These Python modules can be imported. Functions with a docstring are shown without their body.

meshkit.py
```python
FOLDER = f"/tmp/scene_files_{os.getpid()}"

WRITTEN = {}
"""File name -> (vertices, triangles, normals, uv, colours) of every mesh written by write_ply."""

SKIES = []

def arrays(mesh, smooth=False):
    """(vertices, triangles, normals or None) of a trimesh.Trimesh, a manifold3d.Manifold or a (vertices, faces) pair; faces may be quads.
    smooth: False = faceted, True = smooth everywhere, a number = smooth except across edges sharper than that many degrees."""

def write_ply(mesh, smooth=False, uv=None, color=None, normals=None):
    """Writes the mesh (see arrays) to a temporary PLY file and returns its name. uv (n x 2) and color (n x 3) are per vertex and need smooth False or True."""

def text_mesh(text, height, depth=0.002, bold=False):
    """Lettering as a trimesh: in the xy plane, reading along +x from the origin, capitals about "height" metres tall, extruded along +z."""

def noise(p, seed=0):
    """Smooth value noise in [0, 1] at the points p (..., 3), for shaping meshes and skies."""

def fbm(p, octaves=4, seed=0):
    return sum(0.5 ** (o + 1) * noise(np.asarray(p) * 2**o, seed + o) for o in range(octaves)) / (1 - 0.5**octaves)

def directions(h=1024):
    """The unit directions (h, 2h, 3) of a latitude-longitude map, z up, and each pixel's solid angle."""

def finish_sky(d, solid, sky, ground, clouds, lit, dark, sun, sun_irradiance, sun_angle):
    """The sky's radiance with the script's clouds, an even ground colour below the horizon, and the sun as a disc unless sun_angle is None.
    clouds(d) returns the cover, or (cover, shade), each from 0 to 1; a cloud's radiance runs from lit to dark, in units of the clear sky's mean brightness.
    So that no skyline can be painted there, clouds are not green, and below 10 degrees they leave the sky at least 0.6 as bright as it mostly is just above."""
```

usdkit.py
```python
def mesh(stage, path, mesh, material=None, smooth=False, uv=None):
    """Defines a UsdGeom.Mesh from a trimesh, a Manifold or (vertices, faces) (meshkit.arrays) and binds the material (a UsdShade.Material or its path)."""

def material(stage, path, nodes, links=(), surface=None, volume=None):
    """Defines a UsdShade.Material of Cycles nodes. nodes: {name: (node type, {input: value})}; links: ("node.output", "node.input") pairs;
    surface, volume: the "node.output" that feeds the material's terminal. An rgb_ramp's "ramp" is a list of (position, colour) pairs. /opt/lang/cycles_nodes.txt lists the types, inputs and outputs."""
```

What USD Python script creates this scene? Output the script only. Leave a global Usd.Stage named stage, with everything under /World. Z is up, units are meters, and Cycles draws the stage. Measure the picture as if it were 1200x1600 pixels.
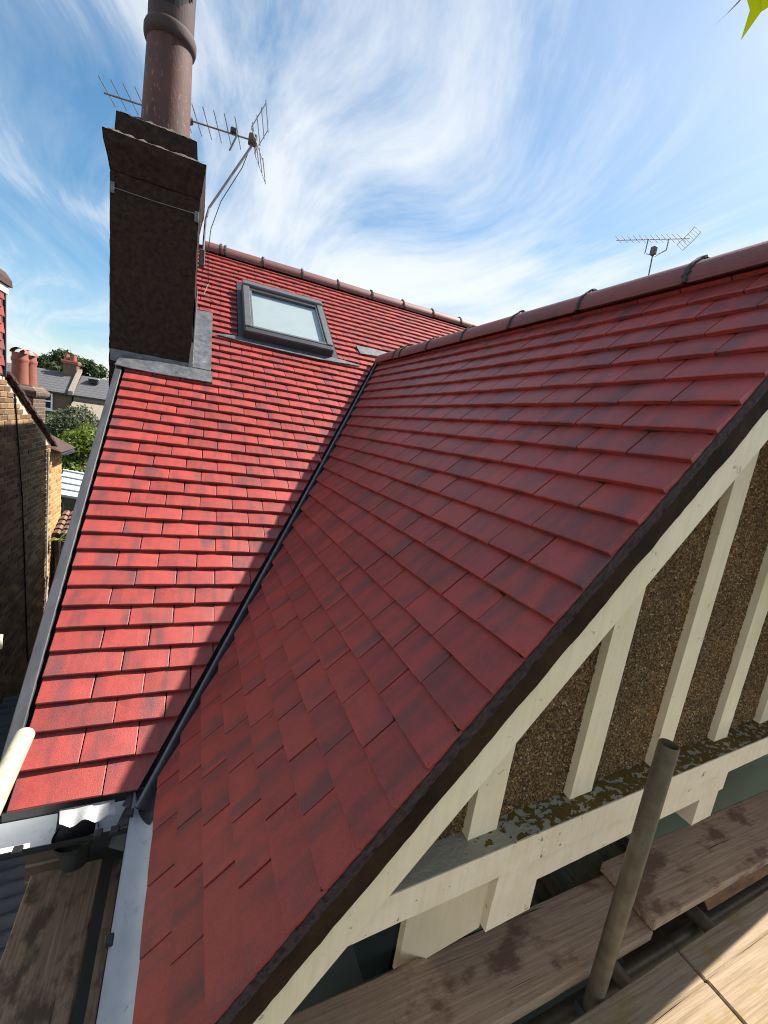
import math, random
import numpy as np, trimesh
from shapely.geometry import Polygon, box as sbox
import usdkit, meshkit
from pxr import Usd, UsdGeom, UsdLux, UsdShade, Gf, Sdf, Vt

stage = Usd.Stage.CreateInMemory()
UsdGeom.SetStageUpAxis(stage, UsdGeom.Tokens.z)
UsdGeom.SetStageMetersPerUnit(stage, 1.0)
world = UsdGeom.Xform.Define(stage, '/World')
stage.SetDefaultPrim(world.GetPrim())
RN = random.Random(7)

# ------------------------------------------------------------------ camera
CAM_R = np.array([[0.907616, -0.064622, -0.414797], [-0.393044, 0.216309, -0.893715], [0.147478, 0.974184, 0.170926]])
CAM_C = np.array([0.45, -1.4383, 1.2644])
FOCAL = 19.956
cam = UsdGeom.Camera.Define(stage, '/World/camera')
m4 = np.eye(4); m4[:3, :3] = CAM_R.T; m4[3, :3] = CAM_C
cam.AddTransformOp().Set(Gf.Matrix4d(*m4.ravel().tolist()))
cam.CreateFocalLengthAttr(FOCAL)
cam.CreateHorizontalApertureAttr(36.0)
cam.CreateVerticalApertureAttr(48.0)
cam.CreateClippingRangeAttr(Gf.Vec2f(0.02, 2000))
cam.CreateExposureAttr(1.38)

# ------------------------------------------------------------------ sun and sky
SUN = np.array([0.838, 0.128, 1.0]); SUN /= np.linalg.norm(SUN)
sun = UsdLux.DistantLight.Define(stage, '/World/sun')
sun.CreateIntensityAttr(1.25); sun.CreateAngleAttr(0.5); sun.CreateNormalizeAttr(True)
sun.CreateColorAttr(Gf.Vec3f(1.0, 0.94, 0.86))
zx = np.cross([0, 1, 0], SUN); zx /= np.linalg.norm(zx); zy = np.cross(SUN, zx)
ms = np.eye(4); ms[0, :3] = zx; ms[1, :3] = zy; ms[2, :3] = SUN
sun.AddTransformOp().Set(Gf.Matrix4d(*ms.ravel().tolist()))

def M(name, nodes, links, surface='p.BSDF', volume=None, k=0.6):
    # one albedo scale for every painted, fired or sawn surface
    nodes, links, out = dict(nodes), list(links), []
    for a, b in links:
        if b == 'p.base_color':
            nodes['kk'] = ('vector_math', {'math_type': 'scale', 'scale': k}); out += [(a, 'kk.vector1'), ('kk.vector', b)]
        else: out.append((a, b))
    links = out
    return usdkit.material(stage, '/World/Looks/' + name, nodes, links, surface=surface, volume=volume)

sky = UsdLux.DomeLight.Define(stage, '/World/sky')
sky.GetPrim().SetCustomDataByKey('kind', 'structure')
skymat = M('sky', {
    'sky': ('sky_texture', {'sky_type': 'single_scattering', 'sun_disc': False, 'sun_elevation': float(math.asin(SUN[2])),
                            'sun_rotation': float(math.atan2(SUN[0], SUN[1])), 'air_density': 1.0, 'aerosol_density': 1.0, 'ozone_density': 2.0, 'altitude': 100.0}),
    'tc': ('texture_coordinate', {}),
    'sep': ('separate_xyz', {}),
    'zc': ('math', {'math_type': 'maximum', 'value2': 0.0}),
    'za': ('math', {'math_type': 'add', 'value2': 0.22}),
    'px': ('math', {'math_type': 'divide'}), 'py': ('math', {'math_type': 'divide'}),
    'flat': ('combine_xyz', {'z': 0.0}),
    'rot': ('mapping', {'rotation': (0, 0, 1.55), 'scale': (1.0, 1.0, 1.0), 'location': (0.3, 0.15, 0)}),
    'warp': ('noise_texture', {'scale': 0.9, 'detail': 1.0, 'roughness': 0.4}),
    'wsub': ('vector_math', {'math_type': 'subtract', 'vector2': (0.5, 0.5, 0.5)}),
    'wscl': ('vector_math', {'math_type': 'scale', 'scale': 1.1}),
    'wadd': ('vector_math', {'math_type': 'add'}),
    'str': ('mapping', {'scale': (0.34, 2.1, 1.0)}),
    'n1': ('noise_texture', {'scale': 1.5, 'detail': 12.0, 'roughness': 0.62, 'lacunarity': 2.15, 'distortion': 0.12}),
    'n2': ('noise_texture', {'scale': 0.75, 'detail': 3.0, 'roughness': 0.5}),
    'sum': ('math', {'math_type': 'multiply_add', 'value2': 0.85}),
    'sdiv': ('math', {'math_type': 'multiply', 'value2': 0.87}), 'ramp': ('rgb_ramp', {'ramp': [(0.0, (0, 0, 0)), (0.655, (0.0, 0.0, 0.0)), (0.75, (0.14, 0.14, 0.14)), (0.83, (0.46, 0.46, 0.46)), (0.93, (0.8, 0.8, 0.8)), (1.0, (0.9, 0.9, 0.9))]}),
    'mix': ('mix_color', {'use_clamp': False, 'b': (7.0, 7.25, 7.5)}),
    'bg': ('background_shader', {'strength': 0.055}), 'hs': ('hsv', {'hue': 0.488, 'saturation': 1.22, 'value': 1.2}),
}, [('tc.generated', 'sep.vector'), ('sep.z', 'zc.value1'), ('zc.value', 'za.value1'), ('sep.x', 'px.value1'), ('za.value', 'px.value2'),
    ('sep.y', 'py.value1'), ('za.value', 'py.value2'), ('px.value', 'flat.x'), ('py.value', 'flat.y'), ('flat.vector', 'rot.vector'),
    ('rot.vector', 'warp.vector'), ('warp.color', 'wsub.vector1'), ('wsub.vector', 'wscl.vector1'), ('rot.vector', 'wadd.vector1'), ('wscl.vector', 'wadd.vector2'),
    ('wadd.vector', 'str.vector'), ('str.vector', 'n1.vector'), ('wadd.vector', 'n2.vector'),
    ('n1.fac', 'sum.value1'), ('n2.fac', 'sum.value3'), ('sum.value', 'sdiv.value1'), ('sdiv.value', 'ramp.fac'), ('ramp.color', 'mix.fac'), ('sky.color', 'hs.color'), ('hs.color', 'mix.a'),
    ('mix.result', 'bg.color')], surface='bg.background')
UsdShade.MaterialBindingAPI.Apply(sky.GetPrim()).Bind(skymat)

# ------------------------------------------------------------------ helpers
_used = {}
def numbered(parent, name):
    k = (parent, name); n = _used.get(k, -1) + 1; _used[k] = n
    return f'{parent}/{name}' if n == 0 else f'{parent}/{name}_{n:03d}'

def path_of(parent):
    return '/World' if parent is None else str(parent.GetPath())

def tag(o, label=None, cat=None, group=None, kind=None):
    for k, v in (('label', label), ('category', cat), ('group', group), ('kind', kind)):
        if v: o.SetCustomDataByKey(k, v)
    return o

def thing(name, label, cat, group=None, loc=(0, 0, 0)):
    x = UsdGeom.Xform.Define(stage, numbered('/World', name))
    if any(loc): x.AddTranslateOp().Set(Gf.Vec3d(*map(float, loc)))
    return tag(x.GetPrim(), label, cat, group)

class MB:
    """collects vertices, triangles and a per-vertex coordinate"""
    def __init__(s): s.v, s.f, s.t, s.n = [], [], [], 0
    def add(s, v, f, t=None):
        v = np.asarray(v, float); f = np.asarray(f, int)
        if f.ndim == 2 and f.shape[1] == 4: f = np.vstack([f[:, [0, 1, 2]], f[:, [0, 2, 3]]])
        s.v.append(v); s.f.append(f + s.n); s.t.append(np.zeros((len(v), 3)) if t is None else np.broadcast_to(t, (len(v), 3))); s.n += len(v)
        return s
    def addm(s, m): return s.add(m.vertices, m.faces)
    def arrays(s): return np.vstack(s.v), np.vstack(s.f), np.vstack(s.t)
    def build(s, name, mat, parent=None, smooth=None, tc=False):
        v, f, t = s.arrays()
        return obj(name, v, f, mat, parent, t if tc else None, smooth)

def obj(name, v, f, mat, parent=None, tc=None, smooth=None):
    assert np.max(f) < len(v), name
    p = numbered(path_of(parent), name)
    if smooth:
        m = usdkit.mesh(stage, p, (v, f), mat, smooth=smooth)
    else:
        m = UsdGeom.Mesh.Define(stage, p)
        m.CreatePointsAttr(Vt.Vec3fArray.FromNumpy(np.asarray(v, np.float32)))
        m.CreateFaceVertexCountsAttr(Vt.IntArray.FromNumpy(np.full(len(f), 3, np.int32)))
        m.CreateFaceVertexIndicesAttr(Vt.IntArray.FromNumpy(np.asarray(f, np.int32).ravel()))
        m.CreateSubdivisionSchemeAttr('none')
        if tc is not None:
            UsdGeom.PrimvarsAPI(m).CreatePrimvar('tc', Sdf.ValueTypeNames.Float3Array, 'vertex').Set(Vt.Vec3fArray.FromNumpy(np.asarray(tc, np.float32)))
        UsdShade.MaterialBindingAPI.Apply(m.GetPrim()).Bind(mat)
    return m.GetPrim()

def chamfer(sx, sy, sz, c):
    """chamfered box centred on the origin"""
    c = min(c, sx * .45, sy * .45, sz * .45); h = np.array([sx, sy, sz]) / 2; pts = []
    for a in (-1, 1):
        for b in (-1, 1):
            for d in (-1, 1):
                s = np.array([a, b, d])
                for k in range(3):
                    q = h - c; q[k] = h[k]; pts.append(s * q)
    m = trimesh.convex.convex_hull(np.array(pts)); return np.array(m.vertices), np.array(m.faces)

class Frame:
    def __init__(s, o, u, v, n): s.o, s.u, s.v, s.n = [np.asarray(x, float) for x in (o, u, v, n)]; s.flip = np.dot(np.cross(s.u, s.v), s.n) < 0
    def __call__(s, p): p = np.asarray(p, float); return s.o + p[..., :1] * s.u + p[..., 1:2] * s.v + p[..., 2:3] * s.n
    def faces(s, f): f = np.asarray(f, int); return f[:, ::-1] if s.flip else f
W0 = Frame((0, 0, 0), (1, 0, 0), (0, 1, 0), (0, 0, 1))

def fbox(mb, fr, u0, u1, v0, v1, h0, h1, c=0.0, t=None):
    v, f = chamfer(u1 - u0, v1 - v0, h1 - h0, c) if c else (np.array(trimesh.creation.box((u1 - u0, v1 - v0, h1 - h0)).vertices), np.array(trimesh.creation.box((1, 1, 1)).faces))
    v = v + [(u0 + u1) / 2, (v0 + v1) / 2, (h0 + h1) / 2]
    return mb.add(fr(v), fr.faces(f), t)

def wbox(x0, x1, y0, y1, z0, z1, c=0.0):
    return fbox(MB(), W0, x0, x1, y0, y1, z0, z1, c)

def tube(mb, pts, r, n=10, cap=True):
    p = np.asarray(pts, float); r = np.broadcast_to(r, (len(p),))
    t = np.gradient(p, axis=0); t /= np.linalg.norm(t, axis=1, keepdims=True)
    ref = np.array([0, 0, 1.0]) if abs(t[0, 2]) < .9 else np.array([1.0, 0, 0])
    a = np.cross(t, ref); a /= np.linalg.norm(a, axis=1, keepdims=True); b = np.cross(t, a)
    g = np.arange(n) * 2 * np.pi / n
    v = (p[:, None] + r[:, None, None] * (np.cos(g)[None, :, None] * a[:, None] + np.sin(g)[None, :, None] * b[:, None])).reshape(-1, 3)
    i, j = np.meshgrid(np.arange(len(p) - 1), np.arange(n), indexing='ij')
    q = np.stack([i * n + j, i * n + (j + 1) % n, (i + 1) * n + (j + 1) % n, (i + 1) * n + j], -1).reshape(-1, 4)[:, ::-1]
    f = np.vstack([q[:, [0, 1, 2]], q[:, [0, 2, 3]]])
    if cap:
        k = len(v); v = np.vstack([v, p[0], p[-1]]); L = (len(p) - 1) * n
        f = np.vstack([f, [[k, j, (j + 1) % n][::1] for j in range(n)], [[k + 1, L + (j + 1) % n, L + j] for j in range(n)]])
    return mb.add(v, f)

def hollow_tube(mb, a, b, r, ri, n=20):
    """scaffold tube with an open end at a"""
    a, b = np.asarray(a, float), np.asarray(b, float); d = (b - a) / np.linalg.norm(b - a)
    ref = np.array([0, 0, 1.0]) if abs(d[2]) < .9 else np.array([1.0, 0, 0])
    x = np.cross(d, ref); x /= np.linalg.norm(x); y = np.cross(d, x); g = np.arange(n) * 2 * np.pi / n
    ring = lambda c, rr: c + rr * (np.cos(g)[:, None] * x + np.sin(g)[:, None] * y)
    rings = [ring(b, r), ring(a + d * .003, r), ring(a, r - .0015), ring(a, ri), ring(a + d * .25, ri)]
    v = np.vstack(rings); f = []
    for k in range(len(rings) - 1):
        for j in range(n):
            f.append([k * n + j, k * n + (j + 1) % n, (k + 1) * n + (j + 1) % n, (k + 1) * n + j])
    return mb.add(v, f)

def lathe(mb, c, prof, n=28, axis=None, flip=False):
    """prof: (radius, height) pairs from the bottom up"""
    g = np.arange(n) * 2 * np.pi / n
    v = np.vstack([np.stack([c[0] + r * np.cos(g), c[1] + r * np.sin(g), np.full(n, c[2] + h)], 1) for r, h in prof]); f = []
    for k in range(len(prof) - 1):
        for j in range(n):
            f.append([k * n + j, k * n + (j + 1) % n, (k + 1) * n + (j + 1) % n, (k + 1) * n + j])
    return mb.add(v, f)

def poly_prism(mb, fr, poly, h0, h1, t=None):
    """extrudes a shapely polygon in the frame's plane"""
    m = trimesh.creation.extrude_polygon(poly, h1 - h0, engine='earcut')
    v = np.array(m.vertices); v[:, 2] += h0
    return mb.add(fr(v), fr.faces(m.faces), t)

def sweep(mb, prof, path, up, closed=False):
    """prof: list of (side, up) points carried along path (n x 3); up: unit vector"""
    p = np.asarray(path, float); t = np.gradient(p, axis=0); t /= np.linalg.norm(t, axis=1, keepdims=True)
    s = np.cross(t, up); s /= np.linalg.norm(s, axis=1, keepdims=True); w = np.cross(s, t)
    pr = np.asarray(prof, float); n = len(pr)
    v = (p[:, None] + pr[None, :, :1] * s[:, None] + pr[None, :, 1:] * w[:, None]).reshape(-1, 3); f = []
    for i in range(len(p) - 1):
        for j in range(n if closed else n - 1):
            f.append([i * n + j, i * n + (j + 1) % n, (i + 1) * n + (j + 1) % n, (i + 1) * n + j])
    mb.add(v, np.array(f)[:, ::-1])
    if closed:
        pv, c = trimesh.creation.triangulate_polygon(Polygon(pr), engine='earcut')
        for k, fl in ((0, c), (-1, c[:, ::-1])): mb.add(p[k] + pv[:, :1] * s[k] + pv[:, 1:] * w[k], fl)
    return mb

# ------------------------------------------------------------------ materials
def ramp2(a, b, lo=0.35, hi=0.65): return {'ramp': [(0, a), (lo, a), (hi, b), (1, b)]}

def plain(name, c1, c2, scale=20.0, rough=0.7, bump=0.3, bscale=120.0, bdist=0.002, stretch=(1, 1, 1), metallic=0.0, spec=0.5, detail=6.0, lo=.35, hi=.65, extra=None, k=.6, nails=False):
    """two tones mixed by noise in world space, with a fine bump"""
    nodes = {'g': ('geometry', {}), 'm': ('mapping', {'scale': stretch}), 'n': ('noise_texture', {'scale': scale, 'detail': detail, 'roughness': 0.62}),
             'r': ('rgb_ramp', ramp2(c1, c2, lo, hi)), 'bn': ('noise_texture', {'scale': bscale, 'detail': 4.0, 'roughness': 0.65}),
             'b': ('bump', {'strength': bump, 'distance': bdist}), 'p': ('principled_bsdf', {'roughness': rough, 'metallic': metallic, 'specular_ior_level': spec})}
    links = [('g.position', 'm.vector'), ('m.vector', 'n.vector'), ('n.fac', 'r.fac'), ('m.vector', 'bn.vector'), ('bn.fac', 'b.height'), ('b.normal', 'p.normal')]
    if extra:   # (noise scale, lo, hi, colour): stains over the base
        sc, lo2, hi2, col = extra
        nodes |= {'sn': ('noise_texture', {'scale': sc, 'detail': 8.0, 'roughness': 0.7}), 'sr': ('rgb_ramp', {'ramp': [(0, (0, 0, 0)), (lo2, (0, 0, 0)), (hi2, (1, 1, 1)), (1, (1, 1, 1))]}),
                  'sm': ('mix_color', {'b': col})}
        links += [('m.vector', 'sn.vector'), ('sn.fac', 'sr.fac'), ('sr.color', 'sm.fac'), ('r.color', 'sm.a'), ('sm.result', 'p.base_color')]
    else:
        links.append(('r.color', 'p.base_color'))
    if nails:
        nodes |= {'nv': ('voronoi_texture', {'scale': 8.0}), 'nr': ('rgb_ramp', {'ramp': [(0, (1, 1, 1)), (.03, (1, 1, 1)), (.045, (0, 0, 0)), (1, (0, 0, 0))]}), 'nm': ('mix_color', {'b': (.12, .08, .05)}),
                  'gm': ('mapping', {'scale': (60, 60, 5)}), 'gn': ('noise_texture', {'scale': 1.0, 'detail': 6.0, 'roughness': .7}), 'gr': ('rgb_ramp', {'ramp': [(0, (.72, .70, .66)), (.42, (.97, .97, .96)), (.6, (1.03, 1.03, 1.03)), (1, (1.08, 1.08, 1.08))]}), 'gx': ('mix_color', {'blend_type': 'multiply', 'fac': 1.0, 'use_clamp': False})}
        src = [a for a, b in links if b == 'p.base_color'][0]; links = [l for l in links if l[1] != 'p.base_color'] + [(src, 'gx.a'), ('g.position', 'gm.vector'), ('gm.vector', 'gn.vector'), ('gn.fac', 'gr.fac'), ('gr.color', 'gx.b'), ('g.position', 'nv.vector'), ('nv.distance', 'nr.fac'), ('nr.color', 'nm.fac'), ('gx.result', 'nm.a'), ('nm.result', 'p.base_color')]
    return M(name, nodes, links, k=k)

def tile_material(name, red, deep, dark, rough=0.62, scuff=(.5, .2, .17)):
    nodes = {
        'a': ('attribute', {'attribute': 'tc'}), 'sep': ('separate_xyz', {}), 'g': ('geometry', {}),
        'off': ('math', {'math_type': 'multiply', 'value2': 91.0}),
        'u': ('math', {'math_type': 'multiply_add', 'value2': 9.5}),
        'cv': ('combine_xyz', {}), 'vs': ('math', {'math_type': 'multiply', 'value2': 1.6}),
        'band': ('noise_texture', {'scale': 1.5, 'detail': 2.0, 'roughness': 0.55, 'distortion': 0.25}),
        'bandr': ('rgb_ramp', {'ramp': [(0, red), (0.46, red), (0.58, deep), (0.70, dark), (1, dark)]}),
        'blot': ('noise_texture', {'scale': 17.0, 'detail': 7.0, 'roughness': 0.66}),
        'blotr': ('rgb_ramp', {'ramp': [(0, (.7, .8, .88)), (.36, (.82, .88, .95)), (0.5, (1, 1, 1)), (.7, (1.1, 1.06, 1.03)), (1, (1.2, 1.18, 1.16))]}),
        'mul': ('mix_color', {'blend_type': 'multiply', 'fac': 1.0, 'use_clamp': False}),
        'var': ('map_range', {'from_min': 0.0, 'from_max': 1.0, 'to_min': 0.80, 'to_max': 1.14}),
        'wn': ('white_noise_texture', {'dimensions': '1D'}),
        'vc': ('vector_math', {'math_type': 'scale'}),
        'gr': ('noise_texture', {'scale': 300.0, 'detail': 4.0, 'roughness': 0.8}),
        'grr': ('rgb_ramp', {'ramp': [(0, (.4, .4, .4)), (.36, (.76, .75, .75)), (.5, (1, 1, 1)), (.64, (1.15, 1.25, 1.25)), (1, (1.4, 1.6, 1.6))]}),
        'mul2': ('mix_color', {'blend_type': 'multiply', 'fac': 1.0, 'use_clamp': False}),
        'sc': ('noise_texture', {'scale': 38.0, 'detail': 9.0, 'roughness': 0.78, 'distortion': 0.6}),
        'scr': ('rgb_ramp', {'ramp': [(0, (0, 0, 0)), (.665, (0, 0, 0)), (.74, (.55, .55, .55)), (1, (.8, .8, .8))]}),
        'mul3': ('mix_color', {'b': scuff, 'use_clamp': False}),
        'bn': ('noise_texture', {'scale': 260.0, 'detail': 5.0, 'roughness': 0.7}),
        'b': ('bump', {'strength': 0.6, 'distance': 0.0018}),
        'p': ('principled_bsdf', {'roughness': rough, 'specular_ior_level': 0.45}),
    }
    links = [('a.vector', 'sep.vector'), ('sep.z', 'off.value1'), ('sep.x', 'u.value1'), ('off.value', 'u.value3'), ('u.value', 'cv.x'), ('sep.y', 'vs.value1'), ('vs.value', 'cv.y'),
             ('off.value', 'cv.z'), ('cv.vector', 'band.vector'), ('band.fac', 'bandr.fac'), ('g.position', 'blot.vector'), ('blot.fac', 'blotr.fac'),
             ('bandr.color', 'mul.a'), ('blotr.color', 'mul.b'), ('sep.z', 'wn.w'), ('wn.value', 'var.value'), ('mul.result', 'vc.vector1'), ('var.result', 'vc.scale'),
             ('g.position', 'gr.vector'), ('gr.fac', 'grr.fac'), ('vc.vector', 'mul2.a'), ('grr.color', 'mul2.b'), ('g.position', 'sc.vector'), ('sc.fac', 'scr.fac'),
             ('scr.color', 'mul3.fac'), ('mul2.result', 'mul3.a'), ('mul3.result', 'p.base_color'),
             ('g.position', 'bn.vector'), ('bn.fac', 'b.height'), ('b.normal', 'p.normal')]
    return M(name, nodes, links)

TILE = tile_material('roof_tile', (.46, .066, .052), (.34, .062, .054), (.225, .064, .062), rough=.44)
RIDGE = tile_material('ridge_tile', (.25, .062, .050), (.21, .058, .05), (.14, .052, .048), rough=0.6, scuff=(.32, .24, .2))
UNDER = plain('roof_underlay', (.03, .012, .012), (.05, .018, .016), 30, .9)
MORTAR = plain('dark_mortar', (.028, .026, .025), (.075, .068, .06), 70, .95, .8, 160, .004)
LEAD = plain('lead_sheet', (.085, .09, .10), (.19, .20, .215), 18, .5, .4, 40, .004, metallic=.15, extra=(30, .6, .72, (.40, .40, .39)))
LEAD_DARK = plain('valley_trough', (.035, .036, .04), (.08, .083, .09), 25, .34, .2, 60, .002)
TRIM = plain('verge_trim', (.05, .053, .06), (.09, .094, .105), 9, .42, .3, 60, .002, stretch=(3, .6, .6), extra=(16, .62, .75, (.24, .24, .24)))
SOOT = plain('sooty_render', (.024, .0135, .009), (.060, .035, .024), 32, .95, 1.0, 60, .008, spec=.15, extra=(60, .66, .74, (.05, .035, .028)))
FLAUNCH = plain('lichened_mortar', (.06, .048, .035), (.22, .18, .13), 45, .95, 1.0, 70, .012)
POT = plain('terracotta_pot', (.075, .022, .016), (.14, .038, .026), 11, .75, .5, 90, .003, stretch=(1, 1, .4), extra=(48, .58, .68, (.30, .22, .13)))
POTDARK = plain('sooted_terracotta', (.03, .013, .012), (.07, .026, .02), 14, .8, .5, 90, .003, extra=(50, .68, .78, (.16, .12, .08)))
REDPOT = plain('red_terracotta', (.33, .095, .06), (.40, .13, .08), 10, .75)
CREAM = plain('cream_paint', (.80, .61, .38), (.86, .67, .43), 7, k=.9, rough=.55, bump=.35, bscale=55, bdist=.0015, extra=(30, .63, .68, (.42, .33, .21)), nails=True)
CREAM_ROUGH = plain('weathered_cream_paint', (.78, .585, .38), (.85, .66, .45), 9, k=.9, rough=.6, bump=.6, bscale=40, bdist=.002, extra=(26, .635, .66, (.24, .17, .10)), nails=True)
BROWN = plain('stained_verge_timber', (.026, .013, .006), (.065, .032, .013), 7, .95, .7, 60, .003, spec=.12, stretch=(1.2, 6, 1.2), extra=(20, .6, .76, (.075, .045, .015)))
WHITEPVC = plain('white_plastic', k=1.0, c1=(.62, .63, .62), c2=(.72, .73, .72), scale=8, rough=.35, bump=.1, bscale=40, bdist=.001, extra=(26, .60, .74, (.26, .25, .20)))
BLACKPVC = plain('black_plastic', (.010, .010, .011), (.022, .022, .023), 20, .38, .2)
FOIL = plain('aluminium_flashing', (.60, .60, .60), (.75, .75, .75), 25, .42, .5, 30, .006, metallic=.35)
GREYFRAME = plain('grey_aluminium', (.15, .155, .16), (.2, .205, .21), 10, .4, .15, 80, .001, metallic=.3)
DARKFRAME = plain('charcoal_flashing', (.022, .023, .025), (.04, .041, .043), 14, .45, .3)
STEEL = plain('galvanised_tube', (.15, .112, .068), (.25, .195, .125), 20, .48, .4, 120, .001, metallic=.45, extra=(40, .62, .72, (.12, .085, .05)))
PALETUBE = plain('sunlit_pale_tube', (.52, .47, .34), (.66, .61, .47), 30, .8, .5, 160, .0015, extra=(70, .64, .72, (.30, .24, .15)))  # galvanised steel with strong sunlight put into its pale colour
ALU = plain('aerial_aluminium', (.30, .29, .28), (.42, .41, .40), 20, .4, .1, metallic=.6)
RUSTY = plain('aerial_weathered', (.10, .085, .075), (.2, .17, .15), 40, .7, .3)
GLASSY = M('window_glass', {'t': ('transparent_bsdf', {'color': (.88, .92, .92)}), 'g': ('glossy_bsdf', {'roughness': 0.015, 'color': (1, 1, 1)}), 'x': ('mix_closure', {'fac': 0.24})},
           [('t.BSDF', 'x.closure1'), ('g.BSDF', 'x.closure2')], surface='x.closure')
BLIND = plain('pale_blind', (.62, .68, .66), (.68, .73, .71), 6, .8, .05)
UNLIT = plain('unlit_black', (.006, .006, .006), (.01, .01, .01), 3, .9)  # flat black standing in for unlit depth, indoors and under the eaves
SAGE = plain('sage_green_paint', (.145, .175, .115), (.17, .20, .135), 5, .55, .2, 40)
SLATE = plain('slate', (.105, .105, .115), (.17, .165, .17), 6, .7, .5, 20, .02, stretch=(1, 1, 3))
GRASS = plain('garden_ground', (.035, .055, .015), (.09, .085, .04), 1.2, .95, .6, 12, .05)
RENDERWALL = plain('buff_render', (.30, .25, .18), (.38, .33, .25), 3, .9)
CONC = plain('parapet_render', (.28, .24, .19), (.4, .35, .28), 6, .9)

def wood(name, axis, c1, c2, crack, stain, stain_lo=.56, k=1.1):
    st = [120, 120, 120]; st[axis] = 3.0
    st2 = [9, 9, 9]; st2[axis] = 5.0
    return M(name, {
        'g': ('geometry', {}), 'm': ('mapping', {'scale': tuple(st)}), 'm2': ('mapping', {'scale': tuple(st2)}),
        'n': ('noise_texture', {'scale': 1.0, 'detail': 5.0, 'roughness': 0.72, 'distortion': 0.25}), 'r': ('rgb_ramp', {'ramp': [(0, c2), (.34, c2), (.62, c1), (1, c1)]}),
        'ck': ('noise_texture', {'scale': 0.55, 'detail': 3.0, 'roughness': 0.5, 'distortion': 0.7}), 'ckr': ('rgb_ramp', {'ramp': [(0, (1, 1, 1)), (.29, (1, 1, 1)), (.33, (0, 0, 0)), (1, (0, 0, 0))]}),
        'mc': ('mix_color', {'b': crack}), 's': ('noise_texture', {'scale': 1.0, 'detail': 7.0, 'roughness': 0.65}),
        'sr': ('rgb_ramp', {'ramp': [(0, (0, 0, 0)), (stain_lo, (0, 0, 0)), (stain_lo + .1, (.85, .85, .85)), (1, (1, 1, 1))]}), 'msn': ('mix_color', {'b': stain}),
        'w': ('noise_texture', {'scale': 3.1, 'detail': 10.0, 'roughness': 0.8}), 'wr': ('rgb_ramp', {'ramp': [(0, (0, 0, 0)), (.665, (0, 0, 0)), (.70, (.8, .8, .8)), (1, (.8, .8, .8))]}), 'mw': ('mix_color', {'b': (.42, .37, .29)}),
        'b': ('bump', {'strength': 0.7, 'distance': 0.0025}), 'p': ('principled_bsdf', {'roughness': 0.82, 'specular_ior_level': 0.3})},
        [('g.position', 'm.vector'), ('g.position', 'm2.vector'), ('m.vector', 'n.vector'), ('n.fac', 'r.fac'), ('m.vector', 'ck.vector'), ('ck.fac', 'ckr.fac'), ('ckr.color', 'mc.fac'), ('r.color', 'mc.a'),
         ('m2.vector', 's.vector'), ('s.fac', 'sr.fac'), ('sr.color', 'msn.fac'), ('mc.result', 'msn.a'), ('m2.vector', 'w.vector'), ('w.fac', 'wr.fac'), ('wr.color', 'mw.fac'), ('msn.result', 'mw.a'),
         ('mw.result', 'p.base_color'), ('n.fac', 'b.height'), ('b.normal', 'p.normal')], k=k)
WOODX = wood('scaffold_board_wood', 0, (.40, .255, .155), (.25, .15, .085), (.03, .02, .014), (.13, .058, .035), .52)
WOODX2 = wood('scaffold_board_pale_wood', 0, (.46, .345, .22), (.27, .185, .11), (.05, .032, .02), (.33, .225, .075), .55, k=.62)
WOODY = wood('scaffold_board_old_wood', 1, (.27, .19, .125), (.15, .10, .062), (.028, .02, .014), (.06, .042, .028), .50)

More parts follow.
